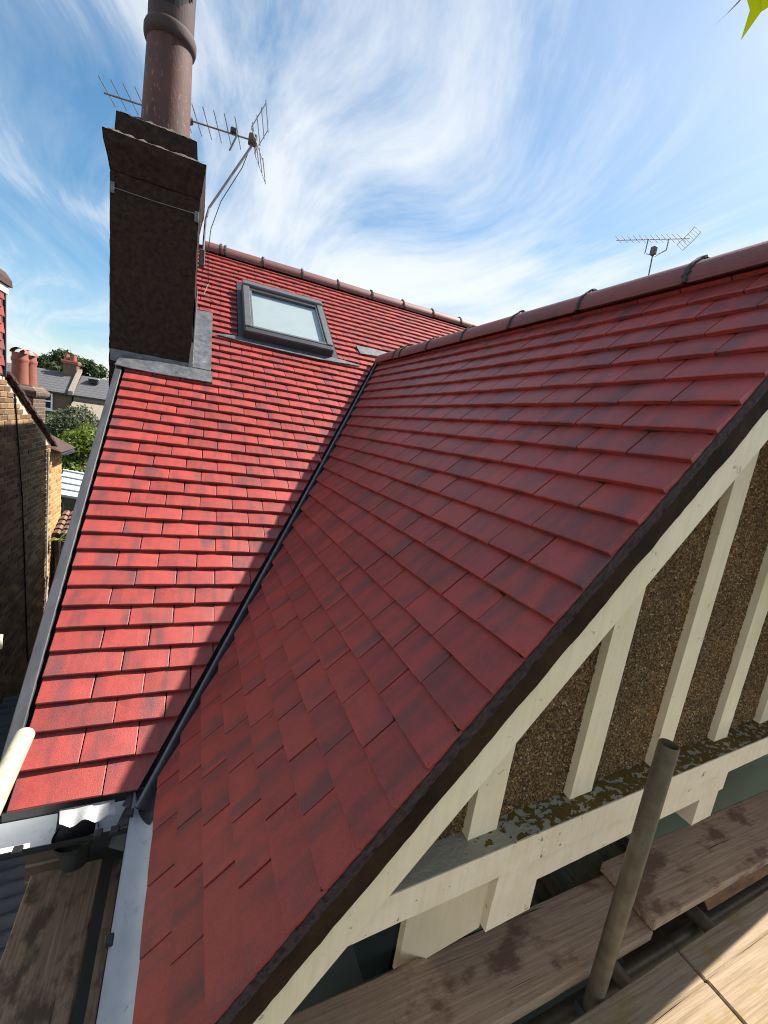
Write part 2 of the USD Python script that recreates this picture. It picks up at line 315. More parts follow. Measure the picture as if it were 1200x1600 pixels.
def brick_mat(name, tones):
    return M(name, {'a': ('attribute', {'attribute': 'tc'}), 'sep': ('separate_xyz', {}), 'wn': ('white_noise_texture', {'dimensions': '1D'}), 'r': ('rgb_ramp', {'ramp': tones}),
                    'g': ('geometry', {}), 'n': ('noise_texture', {'scale': 45.0, 'detail': 6.0, 'roughness': .7}), 'nr': ('rgb_ramp', {'ramp': [(0, (.6, .6, .6)), (.5, (1, 1, 1)), (1, (1.35, 1.3, 1.25))]}),
                    'x': ('mix_color', {'blend_type': 'multiply', 'fac': 1.0, 'use_clamp': False}), 'b': ('bump', {'strength': .6, 'distance': .004}), 'p': ('principled_bsdf', {'roughness': .9, 'specular_ior_level': .3})},
             [('a.vector', 'sep.vector'), ('sep.z', 'wn.w'), ('wn.value', 'r.fac'), ('g.position', 'n.vector'), ('n.fac', 'nr.fac'), ('r.color', 'x.a'), ('nr.color', 'x.b'), ('x.result', 'p.base_color'), ('n.fac', 'b.height'), ('b.normal', 'p.normal')], k=.85)
BRICK = brick_mat('stock_brick', [(0, (.10, .058, .036)), (.4, (.17, .10, .055)), (.75, (.24, .15, .075)), (1, (.33, .22, .11))])
SUNBRICK = brick_mat('sunlit_stock_brick', [(0, (.30, .15, .06)), (.4, (.42, .24, .09)), (1, (.50, .31, .13))])  # the same stock brick with sunlight painted into its tones
JOINT = plain('lime_mortar', (.62, .52, .40), (.75, .64, .50), 30, .95, .5)

def wall_bricks(name, c1, c2, mortar, axis_u, sc=1.0):
    return M(name, {'g': ('geometry', {}), 's': ('separate_xyz', {}), 'c': ('combine_xyz', {}), 'bt': ('brick_texture', {'color1': c1, 'color2': c2, 'mortar': mortar, 'scale': 1.0, 'brick_width': .225 * sc, 'row_height': .075 * sc, 'mortar_size': .007 * sc, 'mortar_smooth': .1, 'bias': -.1}),
                    'n': ('noise_texture', {'scale': 5.0, 'detail': 6.0}), 'nr': ('rgb_ramp', {'ramp': [(0, (.65, .65, .65)), (.5, (1, 1, 1)), (1, (1.3, 1.3, 1.3))]}), 'x': ('mix_color', {'blend_type': 'multiply', 'fac': 1.0, 'use_clamp': False}),
                    'b': ('bump', {'strength': .5, 'distance': .01, 'invert': True}), 'p': ('principled_bsdf', {'roughness': .9})},
             [('g.position', 's.vector'), ('s.' + axis_u, 'c.x'), ('s.z', 'c.y'), ('c.vector', 'bt.vector'), ('g.position', 'n.vector'), ('n.fac', 'nr.fac'), ('bt.color', 'x.a'), ('nr.color', 'x.b'), ('x.result', 'p.base_color'), ('bt.fac', 'b.height'), ('b.normal', 'p.normal')])
FARBRICK = wall_bricks('far_brick_wall', (.13, .075, .045), (.20, .12, .07), (.26, .21, .16), 'x')
SIDEBRICK = wall_bricks('side_brick_wall', (.10, .06, .04), (.17, .10, .06), (.28, .23, .17), 'y')

STONE = M('dash_stone', {'a': ('attribute', {'attribute': 'tc'}), 'sep': ('separate_xyz', {}), 'r': ('rgb_ramp', {'ramp': [(0, (.05, .023, .006)), (.35, (.15, .073, .019)), (.7, (.28, .145, .042)), (.94, (.38, .22, .08)), (1, (.55, .42, .25))]}),
    'g': ('geometry', {}), 'n': ('noise_texture', {'scale': 3.2, 'detail': 4.0}), 'nr': ('rgb_ramp', {'ramp': [(0, (.55, .55, .55)), (.4, (.8, .8, .8)), (.7, (1.15, 1.1, 1.0)), (1, (1.2, 1.15, 1.05))]}), 'x': ('mix_color', {'blend_type': 'multiply', 'fac': 1.0, 'use_clamp': False}), 'p': ('principled_bsdf', {'roughness': .75, 'specular_ior_level': .4})},
    [('a.vector', 'sep.vector'), ('sep.z', 'r.fac'), ('g.position', 'n.vector'), ('n.fac', 'nr.fac'), ('r.color', 'x.a'), ('nr.color', 'x.b'), ('x.result', 'p.base_color')], k=1.0)
PEBBLE = M('pebbledash', {'g': ('geometry', {}), 'm': ('mapping', {'scale': (1, 1, .8)}), 'v': ('voronoi_texture', {'scale': 150.0}), 'sep': ('separate_color', {}),
    'r': ('rgb_ramp', {'ramp': [(0, (.05, .026, .009)), (.35, (.16, .085, .028)), (.7, (.27, .15, .052)), (.92, (.36, .215, .09)), (1, (.50, .38, .22))]}),
    'n': ('noise_texture', {'scale': 3.2, 'detail': 4.0}), 'nr': ('rgb_ramp', {'ramp': [(0, (.55, .55, .55)), (.4, (.8, .8, .8)), (.7, (1.15, 1.1, 1.0)), (1, (1.2, 1.15, 1.05))]}),
    'x': ('mix_color', {'blend_type': 'multiply', 'fac': 1.0, 'use_clamp': False}), 'b': ('bump', {'strength': 1.0, 'distance': .006, 'invert': True}), 'p': ('principled_bsdf', {'roughness': .85, 'specular_ior_level': .3})},
    [('g.position', 'm.vector'), ('m.vector', 'v.vector'), ('v.color', 'sep.color'), ('sep.r', 'r.fac'), ('g.position', 'n.vector'), ('n.fac', 'nr.fac'), ('r.color', 'x.a'), ('nr.color', 'x.b'), ('x.result', 'p.base_color'), ('v.distance', 'b.height'), ('b.normal', 'p.normal')])
LEDGE = M('peeling_mossy_ledge', {'g': ('geometry', {}), 'sx': ('separate_xyz', {}), 'mr': ('map_range', {'from_min': 1.0, 'from_max': 1.55, 'to_min': -.16, 'to_max': .07, 'clamp': True}),
    'm': ('mapping', {'scale': (1, 1.6, 1)}), 'n': ('noise_texture', {'scale': 34.0, 'detail': 6.0, 'roughness': .6, 'distortion': .4}), 'ad': ('math', {'math_type': 'add'}),
    'r': ('rgb_ramp', {'ramp': [(0, (.42, .37, .25)), (.50, (.46, .41, .28)), (.53, (.12, .07, .016)), (.6, (.20, .12, .024)), (1, (.09, .055, .012))]}),
    'b': ('bump', {'strength': 1.0, 'distance': .005}), 'p': ('principled_bsdf', {'roughness': .95, 'specular_ior_level': .1})},
    [('g.position', 'sx.vector'), ('sx.x', 'mr.value'), ('g.position', 'm.vector'), ('m.vector', 'n.vector'), ('n.fac', 'ad.value1'), ('mr.result', 'ad.value2'), ('ad.value', 'r.fac'), ('r.color', 'p.base_color'), ('n.fac', 'b.height'), ('b.normal', 'p.normal')])

def leafmat(name, c1, c2, trans=.35):
    return M(name, {'a': ('attribute', {'attribute': 'tc'}), 'sep': ('separate_xyz', {}), 'r': ('rgb_ramp', {'ramp': [(0, c1), (1, c2)]}), 'p': ('principled_bsdf', {'roughness': .55, 'specular_ior_level': .3}), 't': ('translucent_bsdf', {}), 'x': ('mix_closure', {'fac': trans})},
             [('a.vector', 'sep.vector'), ('sep.x', 'r.fac'), ('r.color', 'p.base_color'), ('r.color', 't.color'), ('p.BSDF', 'x.closure1'), ('t.BSDF', 'x.closure2')], surface='x.closure')
LEAF_DARK = leafmat('oak_foliage', (.030, .055, .014), (.075, .115, .03))
LEAF_MID = leafmat('shrub_foliage', (.045, .085, .018), (.12, .17, .045))
LEAF_GREY = leafmat('grey_green_foliage', (.085, .105, .055), (.20, .22, .13))
LEAF_LIME = leafmat('lime_foliage', (.10, .17, .015), (.24, .30, .035))
PALM = leafmat('cordyline_leaf', (.20, .26, .05), (.42, .44, .14))
MAPLE = leafmat('plane_leaf', (.34, .42, .02), (.50, .54, .03), .6)
BARK = plain('bark', (.06, .045, .03), (.12, .09, .06), 12, .9, .8, 30, .02)

# ------------------------------------------------------------------ the house: roof planes
A, B = 0.6460306, 0.8828133
XG, YG, ZG = 0.4085, -0.8147, 0.0112
TW, GM, GG = 0.166, 0.09644, 0.09983
ca, sa, cb, sb = math.cos(A), math.sin(A), math.cos(B), math.sin(B)
FM = Frame((0, 0, 0), (1, 0, 0), (0, ca, sa), (0, -sa, ca))             # main slope: u along the eaves, v up the slope, h out of it
FG = Frame((XG, YG, ZG), (0, 1, 0), (cb, 0, sb), (-sb, 0, cb))          # left slope of the cross gable: u back from the verge
V_APEX_M, V_APEX_G = 4.90, 2.60
APX, APZ = XG + V_APEX_G * cb, ZG + V_APEX_G * sb                       # gable ridge line
RY, RZ = V_APEX_M * ca, V_APEX_M * sa                                   # main ridge line
def x_valley(v): return XG + (v * sa - ZG) / math.tan(B)
V_TOP = APZ / sa
def s_valley(v): return (ZG + v * sb) / math.tan(A) - YG

house = thing('brick_house', 'house with new red tiled roof, half-timbered cross gable and tall sooty chimney', 'house')
main_roof = poly_prism(MB(), FM, Polygon([(-.06, -.01), (x_valley(0) + .02, -.01), (x_valley(V_TOP) + .02, V_TOP), (7.2, V_TOP), (7.2, V_APEX_M), (-.06, V_APEX_M)]), -.085, -.055).build('main_roof', UNDER, house)
tag(main_roof, 'main roof slope of red tiles in sunlight, beyond the valley')
gable_roof = poly_prism(MB(), FG, Polygon([(.06, .0), (s_valley(0) - .02, .0), (s_valley(V_APEX_G) - .02, V_APEX_G), (.06, V_APEX_G)]), -.085, -.055).build('gable_roof', UNDER, house)
tag(gable_roof, 'left slope of the cross gable, dark red tiles in shade')
rear = MB(); rear.add([(-.06, RY, RZ), (7.2, RY, RZ), (7.2, 7.8, .0), (-.06, 7.8, .0)], [[0, 1, 2, 3]]); rear.build('rear_roof', TILE, house)
wbox(.02, 6.5, RY + .25, 7.78, .5, RZ - .06).build('rear_dormer', RENDERWALL, house)
FR2 = Frame((2 * APX - XG, YG, ZG), (0, 1, 0), (-cb, 0, sb), (sb, 0, cb))
gr2 = poly_prism(MB(), FR2, Polygon([(.0, -.02), (s_valley(0), -.02), (s_valley(V_APEX_G), V_APEX_G), (.0, V_APEX_G)]), -.05, -.005); gr2.build('far_gable_slope', TILE, house)

# ---- tiles
def tile_uncut(mb, fr, u0, w, v0, length, tilt, th, rand, rs):
    du, dv, dh, rot = rs.uniform(-.0009, .0009), rs.uniform(-.0010, .0010), rs.uniform(-.0012, .0014), rs.uniform(-.004, .004)
    camb = .0022 * (w / TW) ** .5
    us = np.array([0, .0022, w * .25, w * .5, w * .75, w - .0022, w])
    cam_ = camb * (1 - ((us - w / 2) / (w / 2)) ** 2) - camb
    cam_[0] -= .0007; cam_[-1] -= .0007
    wob = np.array([rs.uniform(-.0007, .0007) for _ in us])
    rows = []
    for vv, hh in ((.0006, -th), (-.0002, -.0022), (.0024, 0.0), (length, -tilt * length)):
        rows.append(np.stack([u0 + du + us, v0 + dv + vv + rot * (us - w / 2) + wob, cam_ + dh + hh], 1))
    n = len(us); v = np.vstack(rows + [np.stack([u0 + du + us[[0, -1]], [v0 + dv + length] * 2, [-tilt * length - th] * 2], 1)]); q = []
    for r in range(3):
        for j in range(n - 1): q.append([r * n + j, r * n + j + 1, (r + 1) * n + j + 1, (r + 1) * n + j])
    f = [[a, b, c] for a, b, c, d in q] + [[a, c, d] for a, b, c, d in q]
    e = 4 * n
    f += [[0, n, 2 * n], [0, 2 * n, 3 * n], [0, 3 * n, e], [n - 1, 3 * n - 1, 2 * n - 1], [n - 1, 4 * n - 1, 3 * n - 1], [n - 1, e + 1, 4 * n - 1]]
    t = np.stack([v[:, 0] - u0, v[:, 1] - v0, np.full(len(v), rand)], 1)
    mb.add(fr(v), fr.faces(f), t)

def tile_cut(mb, fr, poly, u0, v0, tilt, th, rand, rs):
    if poly.is_empty: return False
    for g in getattr(poly, 'geoms', [poly]):
        if g.geom_type != 'Polygon' or g.area < 2.5e-4: continue
        m = trimesh.creation.extrude_polygon(g, th, engine='earcut'); v = np.array(m.vertices); dh = rs.uniform(-.001, .001)
        v[:, 2] = v[:, 2] - th - tilt * (v[:, 1] - v0) - .0015 + dh
        mb.add(fr(v), fr.faces(m.faces), np.stack([v[:, 0] - u0, v[:, 1] - v0, np.full(len(v), rand)], 1))
    return bool(mb.v)

def size_on_screen(p):
    q = (p - CAM_C) @ CAM_R
    if (q[:, 2] > -.05).any(): return 0
    s = np.stack([q[:, 0] / -q[:, 2], q[:, 1] / -q[:, 2]], 1) * 665 + [600, -800]; s[:, 1] *= -1
    c = s.mean(0)
    if not (-60 < c[0] < 1260 and -60 < c[1] < 1660): return 0
    e = s - c; return float(np.sqrt(np.linalg.det(np.cov(e.T)) + 1e-9))

def lay(fr, courses, region, first, umax, tilt, th, gauge, seed, parent, name, keep=300):
    rs = random.Random(seed); out = []
    for k, v0 in courses:
        w0 = first(k); u = 0.0; w = w0 * TW
        nxt = [v for kk, v in courses if kk == k + 1]
        exposed = (nxt[0] - v0) if nxt else gauge
        while u < umax(v0 + .2):
            rect = sbox(u + .0021, v0, u + w - .0021, v0 + exposed + .062)
            inter = rect.intersection(region); mb = MB(); rand = rs.random()
            if inter.area > rect.area * .985: tile_uncut(mb, fr, u + .0021, w - .0042, v0, exposed + .062, tilt, th, rand, rs)
            elif inter.area > 4e-4: tile_cut(mb, fr, inter, u, v0, tilt, th, rand, rs)
            if mb.v:
                c = fr(np.array([(u, v0, 0), (u + w, v0, 0), (u + w, v0 + exposed, 0), (u, v0 + exposed, 0)]))
                out.append((size_on_screen(c), mb))
            u += w; w = TW
    out.sort(key=lambda x: -x[0])
    rest = MB()
    for i, (s, mb) in enumerate(out):
        if i < keep: mb.build(name, TILE, parent, tc=True)
        else: rest.add(*mb.arrays())
    if rest.v: tag(rest.build('far_' + name, TILE, parent, tc=True), 'smaller red tiles further up the slope', kind='stuff')

SKY_CUT = sbox(.72, 3.14, 1.606, 4.25)
region_m = Polygon([(-.012, -.2), (x_valley(-.2) - .032, -.2), (x_valley(V_TOP) - .032, V_TOP), (x_valley(V_TOP) + .045, V_TOP), (x_valley(V_TOP) + .045, V_TOP + .02), (6.6, V_TOP + .02), (6.6, 4.86), (-.012, 4.86)])
CH_Y0, CH_Y1 = 2.066, 2.72
CH_CUT = sbox(-.3, CH_Y0 / ca - .03, .40, CH_Y1 / ca + .0)
region_m = region_m.difference(SKY_CUT).difference(CH_CUT)
courses_m = [(0, -.031), (1, .078)] + [(k, k * GM) for k in range(2, 50)]
lay(FM, courses_m, region_m, lambda k: 1.5 if k % 2 == 0 else 1.0, lambda v: x_valley(v) + .1 if v < V_TOP else 6.6, .185, .0165, GM, 11, main_roof, 'roof_tile')
region_g = Polygon([(-.004, -.2), (s_valley(-.2) - .034, -.2), (s_valley(V_APEX_G) - .034, V_APEX_G), (-.004, V_APEX_G)])
courses_g = [(k, k * GG) for k in range(0, 26)]
lay(FG, courses_g, region_g, lambda k: 1.0 if k % 2 else 1.5, lambda v: s_valley(v) + .1, .165, .0162, GG, 23, gable_roof, 'gable_tile')

# ---- ridges: half-round tiles with dark bedding at every joint
def ridge_run(parent, p0, p1, r, cuts, seed, name='ridge_tile'):
    rs = random.Random(seed); p0, p1 = np.array(p0, float), np.array(p1, float); L = np.linalg.norm(p1 - p0); d = (p1 - p0) / L
    side = np.cross(d, [0, 0, 1.0]); side /= np.linalg.norm(side); up = np.array([0, 0, 1.0])
    for a, b in zip(cuts[:-1], cuts[1:]):
        mb = MB(); g = np.radians(np.linspace(-8, 188, 22)); dz = rs.uniform(-.004, .004); tw = rs.uniform(-.006, .006)
        rings = []
        for s, rr in ((a + .006, r - .006), (a + .008, r), (b - .008, r), (b - .006, r - .006)):
            c = p0 + d * s + up * (dz + tw * (s - (a + b) / 2))
            rings.append(c + np.cos(g)[:, None] * side * rr + np.sin(g)[:, None] * up * rr * .92)
        inner = [rg - 0 for rg in rings]
        n = len(g); v = np.vstack(rings + [p0 + d * s + np.cos(g)[:, None] * side * (r - .016) + np.sin(g)[:, None] * up * (r - .016) * .92 for s in (b - .006, a + .006)])
        q = [[k * n + j, k * n + j + 1, (k + 1) % 6 * n + j + 1, (k + 1) % 6 * n + j] for k in range(6) for j in range(n - 1)]
        q += [[k * n + e, (k + 1) % 6 * n + e, (k + 1) % 6 * n + e, k * n + e] for k in range(0) for e in (0, n - 1)]
        q = np.array(q); f = np.vstack([q[:, [0, 1, 2]], q[:, [0, 2, 3]]])
        rnd = rs.random()
        mb.add(v, f, np.stack([np.tile(np.arange(n) * .012, 6), np.repeat([0, 0, .4, .4, .4, 0], n), np.full(6 * n, rnd)], 1))
        m = mb.arrays(); obj(name, m[0], m[1], RIDGE, parent, tc=m[2])
    for s in cuts[1:-1]:                                               # mortar squeezed out of the joints
        mb = MB(); g = np.radians(np.linspace(-6, 186, 26)); ph = rs.uniform(0, 9); pts = []
        for w, e in ((-.011, -.003), (-.008, .0055), (.008, .0055), (.011, -.003)):
            bl = np.array([.004 * meshkit.noise(np.array([x * 5 + ph, w * 80, 0.3])) + (.010 * math.exp(-((x - 1.35) / .22) ** 2)) for x in g])
            jag = np.array([(meshkit.noise(np.array([x * 7 + ph, 4.1 + w * 30, 2.0])) - .5) * .016 for x in g])
            pts.append(p0 + d * (s + w + jag)[:, None] + np.cos(g)[:, None] * side * (r + e + bl)[:, None] + np.sin(g)[:, None] * up * ((r + e + bl) * .93)[:, None])
        n = len(g); q = np.array([[k * n + j, k * n + j + 1, (k + 1) * n + j + 1, (k + 1) * n + j] for k in range(3) for j in range(n - 1)])
        mb.add(np.vstack(pts), q); mb.build('ridge_joint', MORTAR, parent)

mr0 = np.array([.40, RY, RZ - .055])
cm = [0.0, .125, .30] + [round(.30 + .2825, 4)] + [.5825 + .4325 * i for i in range(1, 14)]
cm = [0.0, .17, .605 - .39 + .0, .605 + 0.0] + [.605 + .4325 * i for i in range(1, 13)]
ridge_run(main_roof, mr0, mr0 + [6.2, 0, 0], .108, cm, 5)
gcuts = [0.0, .13, .30, .47] ; y_end = APZ / math.tan(A) - .12
ys = [1.999 - .4692 * i for i in range(6)] + [-.842]
gr0 = np.array([APX, y_end, APZ - .066])
ridge_run(gable_roof, gr0, gr0 - np.array([0, 4.0, 0]), .094, [0.0, y_end - 2.13, y_end - 2.0 + .0] + [y_end - y for y in ys[1:]], 6)

VROLL = plain('valley_roll_sheen', (.16, .165, .18), (.25, .255, .27), 20, .33, .15, 60, .001, metallic=.4)
# ---- valley: dark trough with a raised centre roll
vp0 = np.array([x_valley(-.06), -.06 * ca, -.06 * sa]); vp1 = np.array([x_valley(V_TOP), V_TOP * ca, V_TOP * sa])
vd = (vp1 - vp0) / np.linalg.norm(vp1 - vp0)
vup = FM.n + FG.n; vup -= vd * np.dot(vup, vd); vup /= np.linalg.norm(vup)
vpath = np.linspace(vp0 - vd * .03, vp1 + vd * .02, 12)
valley = sweep(MB(), [(-.075, -.02), (-.055, -.03), (-.02, -.032), (.02, -.032), (.055, -.03), (.075, -.02), (.075, -.026), (.02, -.04), (-.02, -.04), (-.075, -.026)], vpath, vup, True).build('valley_gutter', LEAD_DARK, house)
sweep(MB(), [(-.011, -.033), (-.009, -.004), (-.0075, .006), (-.004, .011), (.0, .0125), (.004, .011), (.0075, .006), (.009, -.004), (.011, -.033)], vpath, vup).build('valley_roll', VROLL, valley, smooth=50)
# curled lower lip of the valley
lip = MB(); base = vp0 - vd * .03
for i in range(1): pass
sv = np.cross(vd, vup)
rows = []
for t_ in np.linspace(0, 1, 7):
    row = []
    for s_ in np.linspace(-.065, .05, 9):
        row.append(base + sv * s_ * (1 + .1 * t_) + vup * (-.030 + .05 * abs(s_) * t_) - vd * (.075 * t_) - np.array([0, 0, .055 * t_ * t_]))
    rows.append(row)
rows = np.array(rows); n = 9
lip.add(rows.reshape(-1, 3), [[i * n + j, i * n + j + 1, (i + 1) * n + j + 1, (i + 1) * n + j] for i in range(6) for j in range(8)])
lip.build('valley_lip', LEAD_DARK, valley, smooth=60)
# lead saddle where the two ridges' planes meet
poly_prism(MB(), FM, Polygon([(1.86, 3.36), (2.28, 3.42), (2.30, 3.50), (2.0, 3.52), (1.84, 3.50)]), -.002, .004).build('lead_saddle', LEAD, house)

# ---- verge trim of the main slope
vt = MB(); fbox(vt, FM, -.052, -.014, -.02, 2.52, -.03, -.008, .003); vt.build('verge_trim', TRIM, house)
vt = MB(); fbox(vt, FM, -.050, -.036, -.02, 2.52, -.14, -.0315, .002); vt.build('verge_fascia', TRIM, house)

# ---- walls under the roof
w = MB(); w.add([(-.03, .25, -5), (-.03, .25, .05), (-.03, RY, RZ - .15), (-.03, 7.5, .05), (-.03, 7.5, -5), (.10, .25, -5), (.10, .25, .05), (.10, RY, RZ - .15), (.10, 7.5, .05), (.10, 7.5, -5)],
               [[0, 1, 2], [0, 2, 4], [2, 3, 4], [5, 7, 6], [5, 9, 7], [7, 9, 8], [0, 5, 6], [0, 6, 1], [4, 3, 8], [4, 8, 9]])
w.build('side_wall', SIDEBRICK, house)
wbox(.101, 7.0, 7.3, 7.5, -5, .03).build('rear_wall', FARBRICK, house)
wbox(.101, .60, .25, .40, -5, -.02).build('front_wall', UNLIT, house)  # wall painted near-black to give the shaded gap below the eaves
wbox(-.02, .42, .005, .03, -.17, -.045, .003).build('eaves_fascia', BLACKPVC, house)
wbox(-.02, .42, .0305, .2495, -.17, -.158).build('soffit', BLACKPVC, house)
wbox(.62, .76, -.30, .3, -5, .02).build('gable_side_wall', RENDERWALL, house)

# ---- chimney: rendered shaft leaning a touch, flared cap, slab, pot
def loft(mb, secs):
    """secs: (z, x0, x1, y0, y1) rectangles joined upwards"""
    v = []
    for z, x0, x1, y0, y1 in secs: v += [(x0, y0, z), (x1, y0, z), (x1, y1, z), (x0, y1, z)]
    f = []
    for k in range(len(secs) - 1):
        for j in range(4): f.append([k * 4 + j, k * 4 + (j + 1) % 4, (k + 1) * 4 + (j + 1) % 4, (k + 1) * 4 + j])
    f += [[3, 2, 1, 0], [len(v) - 4, len(v) - 3, len(v) - 2, len(v) - 1]]
    return mb.add(v, f)
def rough(mb, edge, amp, freq, seed):
    v, f, _ = mb.arrays(); m = trimesh.Trimesh(v, f[:, :3], process=True); m = m.subdivide_to_size(edge, max_iter=12)
    p = np.array(m.vertices); n = m.vertex_normals
    d = (meshkit.fbm(p * freq, 4, seed) - .5) * 2 * amp
    o = MB(); o.add(p + n * d[:, None], m.faces); return o
ch = loft(MB(), [(1.0, -.093, .392, CH_Y0, CH_Y1), (2.64, -.137, .378, CH_Y0, CH_Y1)])
chim = rough(ch, .03, .0065, 18, 3).build('chimney_stack', SOOT, house, smooth=40)
tag(chim, 'tall square chimney stack in soot-black render')
cap = loft(MB(), [(2.641, -.139, .380, CH_Y0 - .004, CH_Y1 + .01), (2.70, -.150, .388, CH_Y0 - .02, CH_Y1 + .02), (2.78, -.172, .400, CH_Y0 - .045, CH_Y1 + .04), (2.835, -.178, .404, CH_Y0 - .05, CH_Y1 + .05)])
rough(cap, .04, .005, 16, 5).build('chimney_cap', SOOT, chim, smooth=40)
fl0 = loft(MB(), [(2.8355, -.174, .400, CH_Y0 - .045, CH_Y1 + .045), (2.865, -.13, .36, CH_Y0 - .0, CH_Y1)])
rough(fl0, .022, .012, 30, 8).build('cap_weathering', FLAUNCH, chim, smooth=60)
slab = loft(MB(), [(2.866, -.122, .350, CH_Y0 + .01, CH_Y1 - .03), (2.98, -.119, .338, CH_Y0 + .015, CH_Y1 - .03)])
rough(slab, .04, .004, 16, 6).build('chimney_slab', SOOT, chim, smooth=40)
fl = loft(MB(), [(2.9805, -.112, .332, CH_Y0 + .02, CH_Y1 - .04), (3.03, .0, .28, CH_Y0 + .10, CH_Y1 - .16)])
rough(fl, .02, .014, 34, 9).build('flaunching', FLAUNCH, chim, smooth=60)
PX, PY = .136, 2.30
pot = lathe(MB(), (PX, PY, 3.0), [(.150, 0), (.150, .05), (.143, .3), (.136, .555), (.134, .565)], 40).build('chimney_pot', POT, chim, smooth=40)
lathe(MB(), (PX, PY, 3.0), [(.134, .555), (.151, .568), (.157, .59), (.157, .625), (.150, .645), (.137, .652)], 40).build('pot_collar', POTDARK, pot, smooth=50)
def open_hood(mb, c, r0, r1, hs, hole, half, n=48):
    """a thin drum with an arched opening that faces the scaffold"""
    g = np.arange(n) * 2 * np.pi / n; v = []
    for r in (r0, r1):
        for h in hs: v += [(c[0] + r * math.cos(x), c[1] + r * math.sin(x), c[2] + h) for x in g]
    f = []; m = len(hs)
    for s_ in (0, 1):
        for k in range(m - 1):
            for j in range(n):
                dang = abs((g[j] + math.pi / n + math.pi / 2 + math.pi) % (2 * math.pi) - math.pi)
                if hs[k] >= hole - 1e-6 + .16 * (dang / half) ** 2 and dang < half: continue
                o = s_ * m * n; q = [o + k * n + j, o + k * n + (j + 1) % n, o + (k + 1) * n + (j + 1) % n, o + (k + 1) * n + j]; f.append(q if s_ == 0 else q[::-1])
    return mb.add(v, f)
hood = open_hood(MB(), (PX, PY, 3.0), .137, .122, [.645, .69] + [.70 + .02 * i for i in range(15)], .70, 1.15).build('pot_top', POTDARK, pot)
lathe(MB(), (PX, PY, 3.0), [(.121, .60), (.121, .98), (.0, .99)], 32).build('pot_inside', UNLIT, pot)
lathe(MB(), (PX, PY, 3.0), [(.138, .981), (.150, .99), (.150, 1.02), (.05, 1.05)], 32).build('pot_lid', POTDARK, pot)
tube(MB(), [(PX + .136, PY + .03, 3.21), (PX + .160, PY + .03, 3.215)], [.03, .02], 14).build('pot_lug', POT, pot)
# earthing wire round the shaft, with its two plates
wz = 2.543
wire = tube(MB(), [(-.137, CH_Y0 - .007, wz), (.12, CH_Y0 - .006, wz - .003), (.383, CH_Y0 - .007, wz + .002), (.386, CH_Y0 + .2, wz + .004)], .0022, 6)
wire.build('stay_wire', ALU, chim)
wbox(-.134, -.108, CH_Y0 - .014, CH_Y0 - .0075, wz - .035, wz + .03, .002).build('wire_plate', LEAD, chim)
wbox(.352, .378, CH_Y0 - .014, CH_Y0 - .0075, wz - .05, wz + .015, .002).build('wire_plate', LEAD, chim)
# lead: apron, turned corner, side sheet
ap = poly_prism(MB(), FM, Polygon([(-.055, 2.43), (-.03, 2.555), (.41, 2.56), (.535, 2.555), (.54, 2.418), (.25, 2.412), (.03, 2.418)]), .002, .009)
rough(ap, .03, .004, 22, 4).build('apron_flashing', LEAD, chim, smooth=60)
up_ = wbox(-.10, .402, CH_Y0 - .010, CH_Y0 - .0045, 1.50, 1.575); rough(up_, .03, .004, 25, 2).build('apron_upstand', LEAD, chim, smooth=60)
ss = poly_prism(MB(), FM, Polygon([(.402, 2.565), (.525, 2.562), (.521, 3.45), (.398, 3.43)]), .004, .011)
rough(ss, .03, .003, 22, 7).build('side_flashing', LEAD, chim, smooth=60)
wbox(.394, .400, CH_Y0 + .02, CH_Y1 - .02, 1.60, 2.10).build('side_upstand', LEAD, chim)
ml = loft(MB(), [(1.54, .375, .405, CH_Y0 - .02, CH_Y0 + .004), (1.72, .386, .402, CH_Y0 - .008, CH_Y0 + .003)]); rough(ml, .012, .006, 60, 3).build('mortar_fillet', CONC, chim, smooth=60)

# ---- roof window
rw = MB(); fbox(rw, FM, .770, .826, 3.225, 4.00, -.02, .085, .004); tb = rw.build('roof_window', GREYFRAME, house)
tag(tb, 'grey framed roof window with a pale blind')
fbox(MB(), FM, 1.484, 1.538, 3.225, 4.00, -.02, .085, .004).build('frame_side', GREYFRAME, tb)
fbox(MB(), FM, .762, 1.546, 4.002, 4.085, -.02, .100, .008).build('top_cover', GREYFRAME, tb)
fbox(MB(), FM, .770, 1.538, 3.150, 3.224, -.02, .075, .008).build('bottom_cover', DARKFRAME, tb)
fbox(MB(), FM, .828, 1.482, 3.227, 3.258, .0, .078, .004).build('sash_rail', GREYFRAME, tb)
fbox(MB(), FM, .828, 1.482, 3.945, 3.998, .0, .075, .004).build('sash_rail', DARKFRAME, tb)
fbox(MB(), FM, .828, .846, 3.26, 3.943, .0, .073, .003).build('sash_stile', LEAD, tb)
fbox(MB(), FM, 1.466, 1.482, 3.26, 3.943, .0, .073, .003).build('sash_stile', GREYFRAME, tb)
MB().add(FM(np.array([(.847, 3.26, .062), (1.465, 3.26, .062), (1.465, 3.943, .062), (.847, 3.943, .062)])), [[0, 1, 2, 3]]).build('glass_pane', GLASSY, tb)
fbox(MB(), FM, .847, 1.465, 3.26, 3.943, .034, .040).build('blind', BLIND, tb)
fbox(MB(), FM, .725, .768, 3.15, 4.24, -.04, -.004).build('side_flashing', DARKFRAME, tb)
fbox(MB(), FM, 1.540, 1.600, 3.15, 4.24, -.04, -.004).build('side_flashing', DARKFRAME, tb)
fbox(MB(), FM, .769, 1.539, 4.09, 4.24, -.04, -.004).build('top_flashing', DARKFRAME, tb)
bf = poly_prism(MB(), FM, Polygon([(.56, 3.105), (.56, 3.122), (.69, 3.149), (1.62, 3.149), (1.80, 3.125), (1.80, 3.108), (1.4, 3.070), (1.0, 3.078), (.75, 3.085)]), .001, .008)
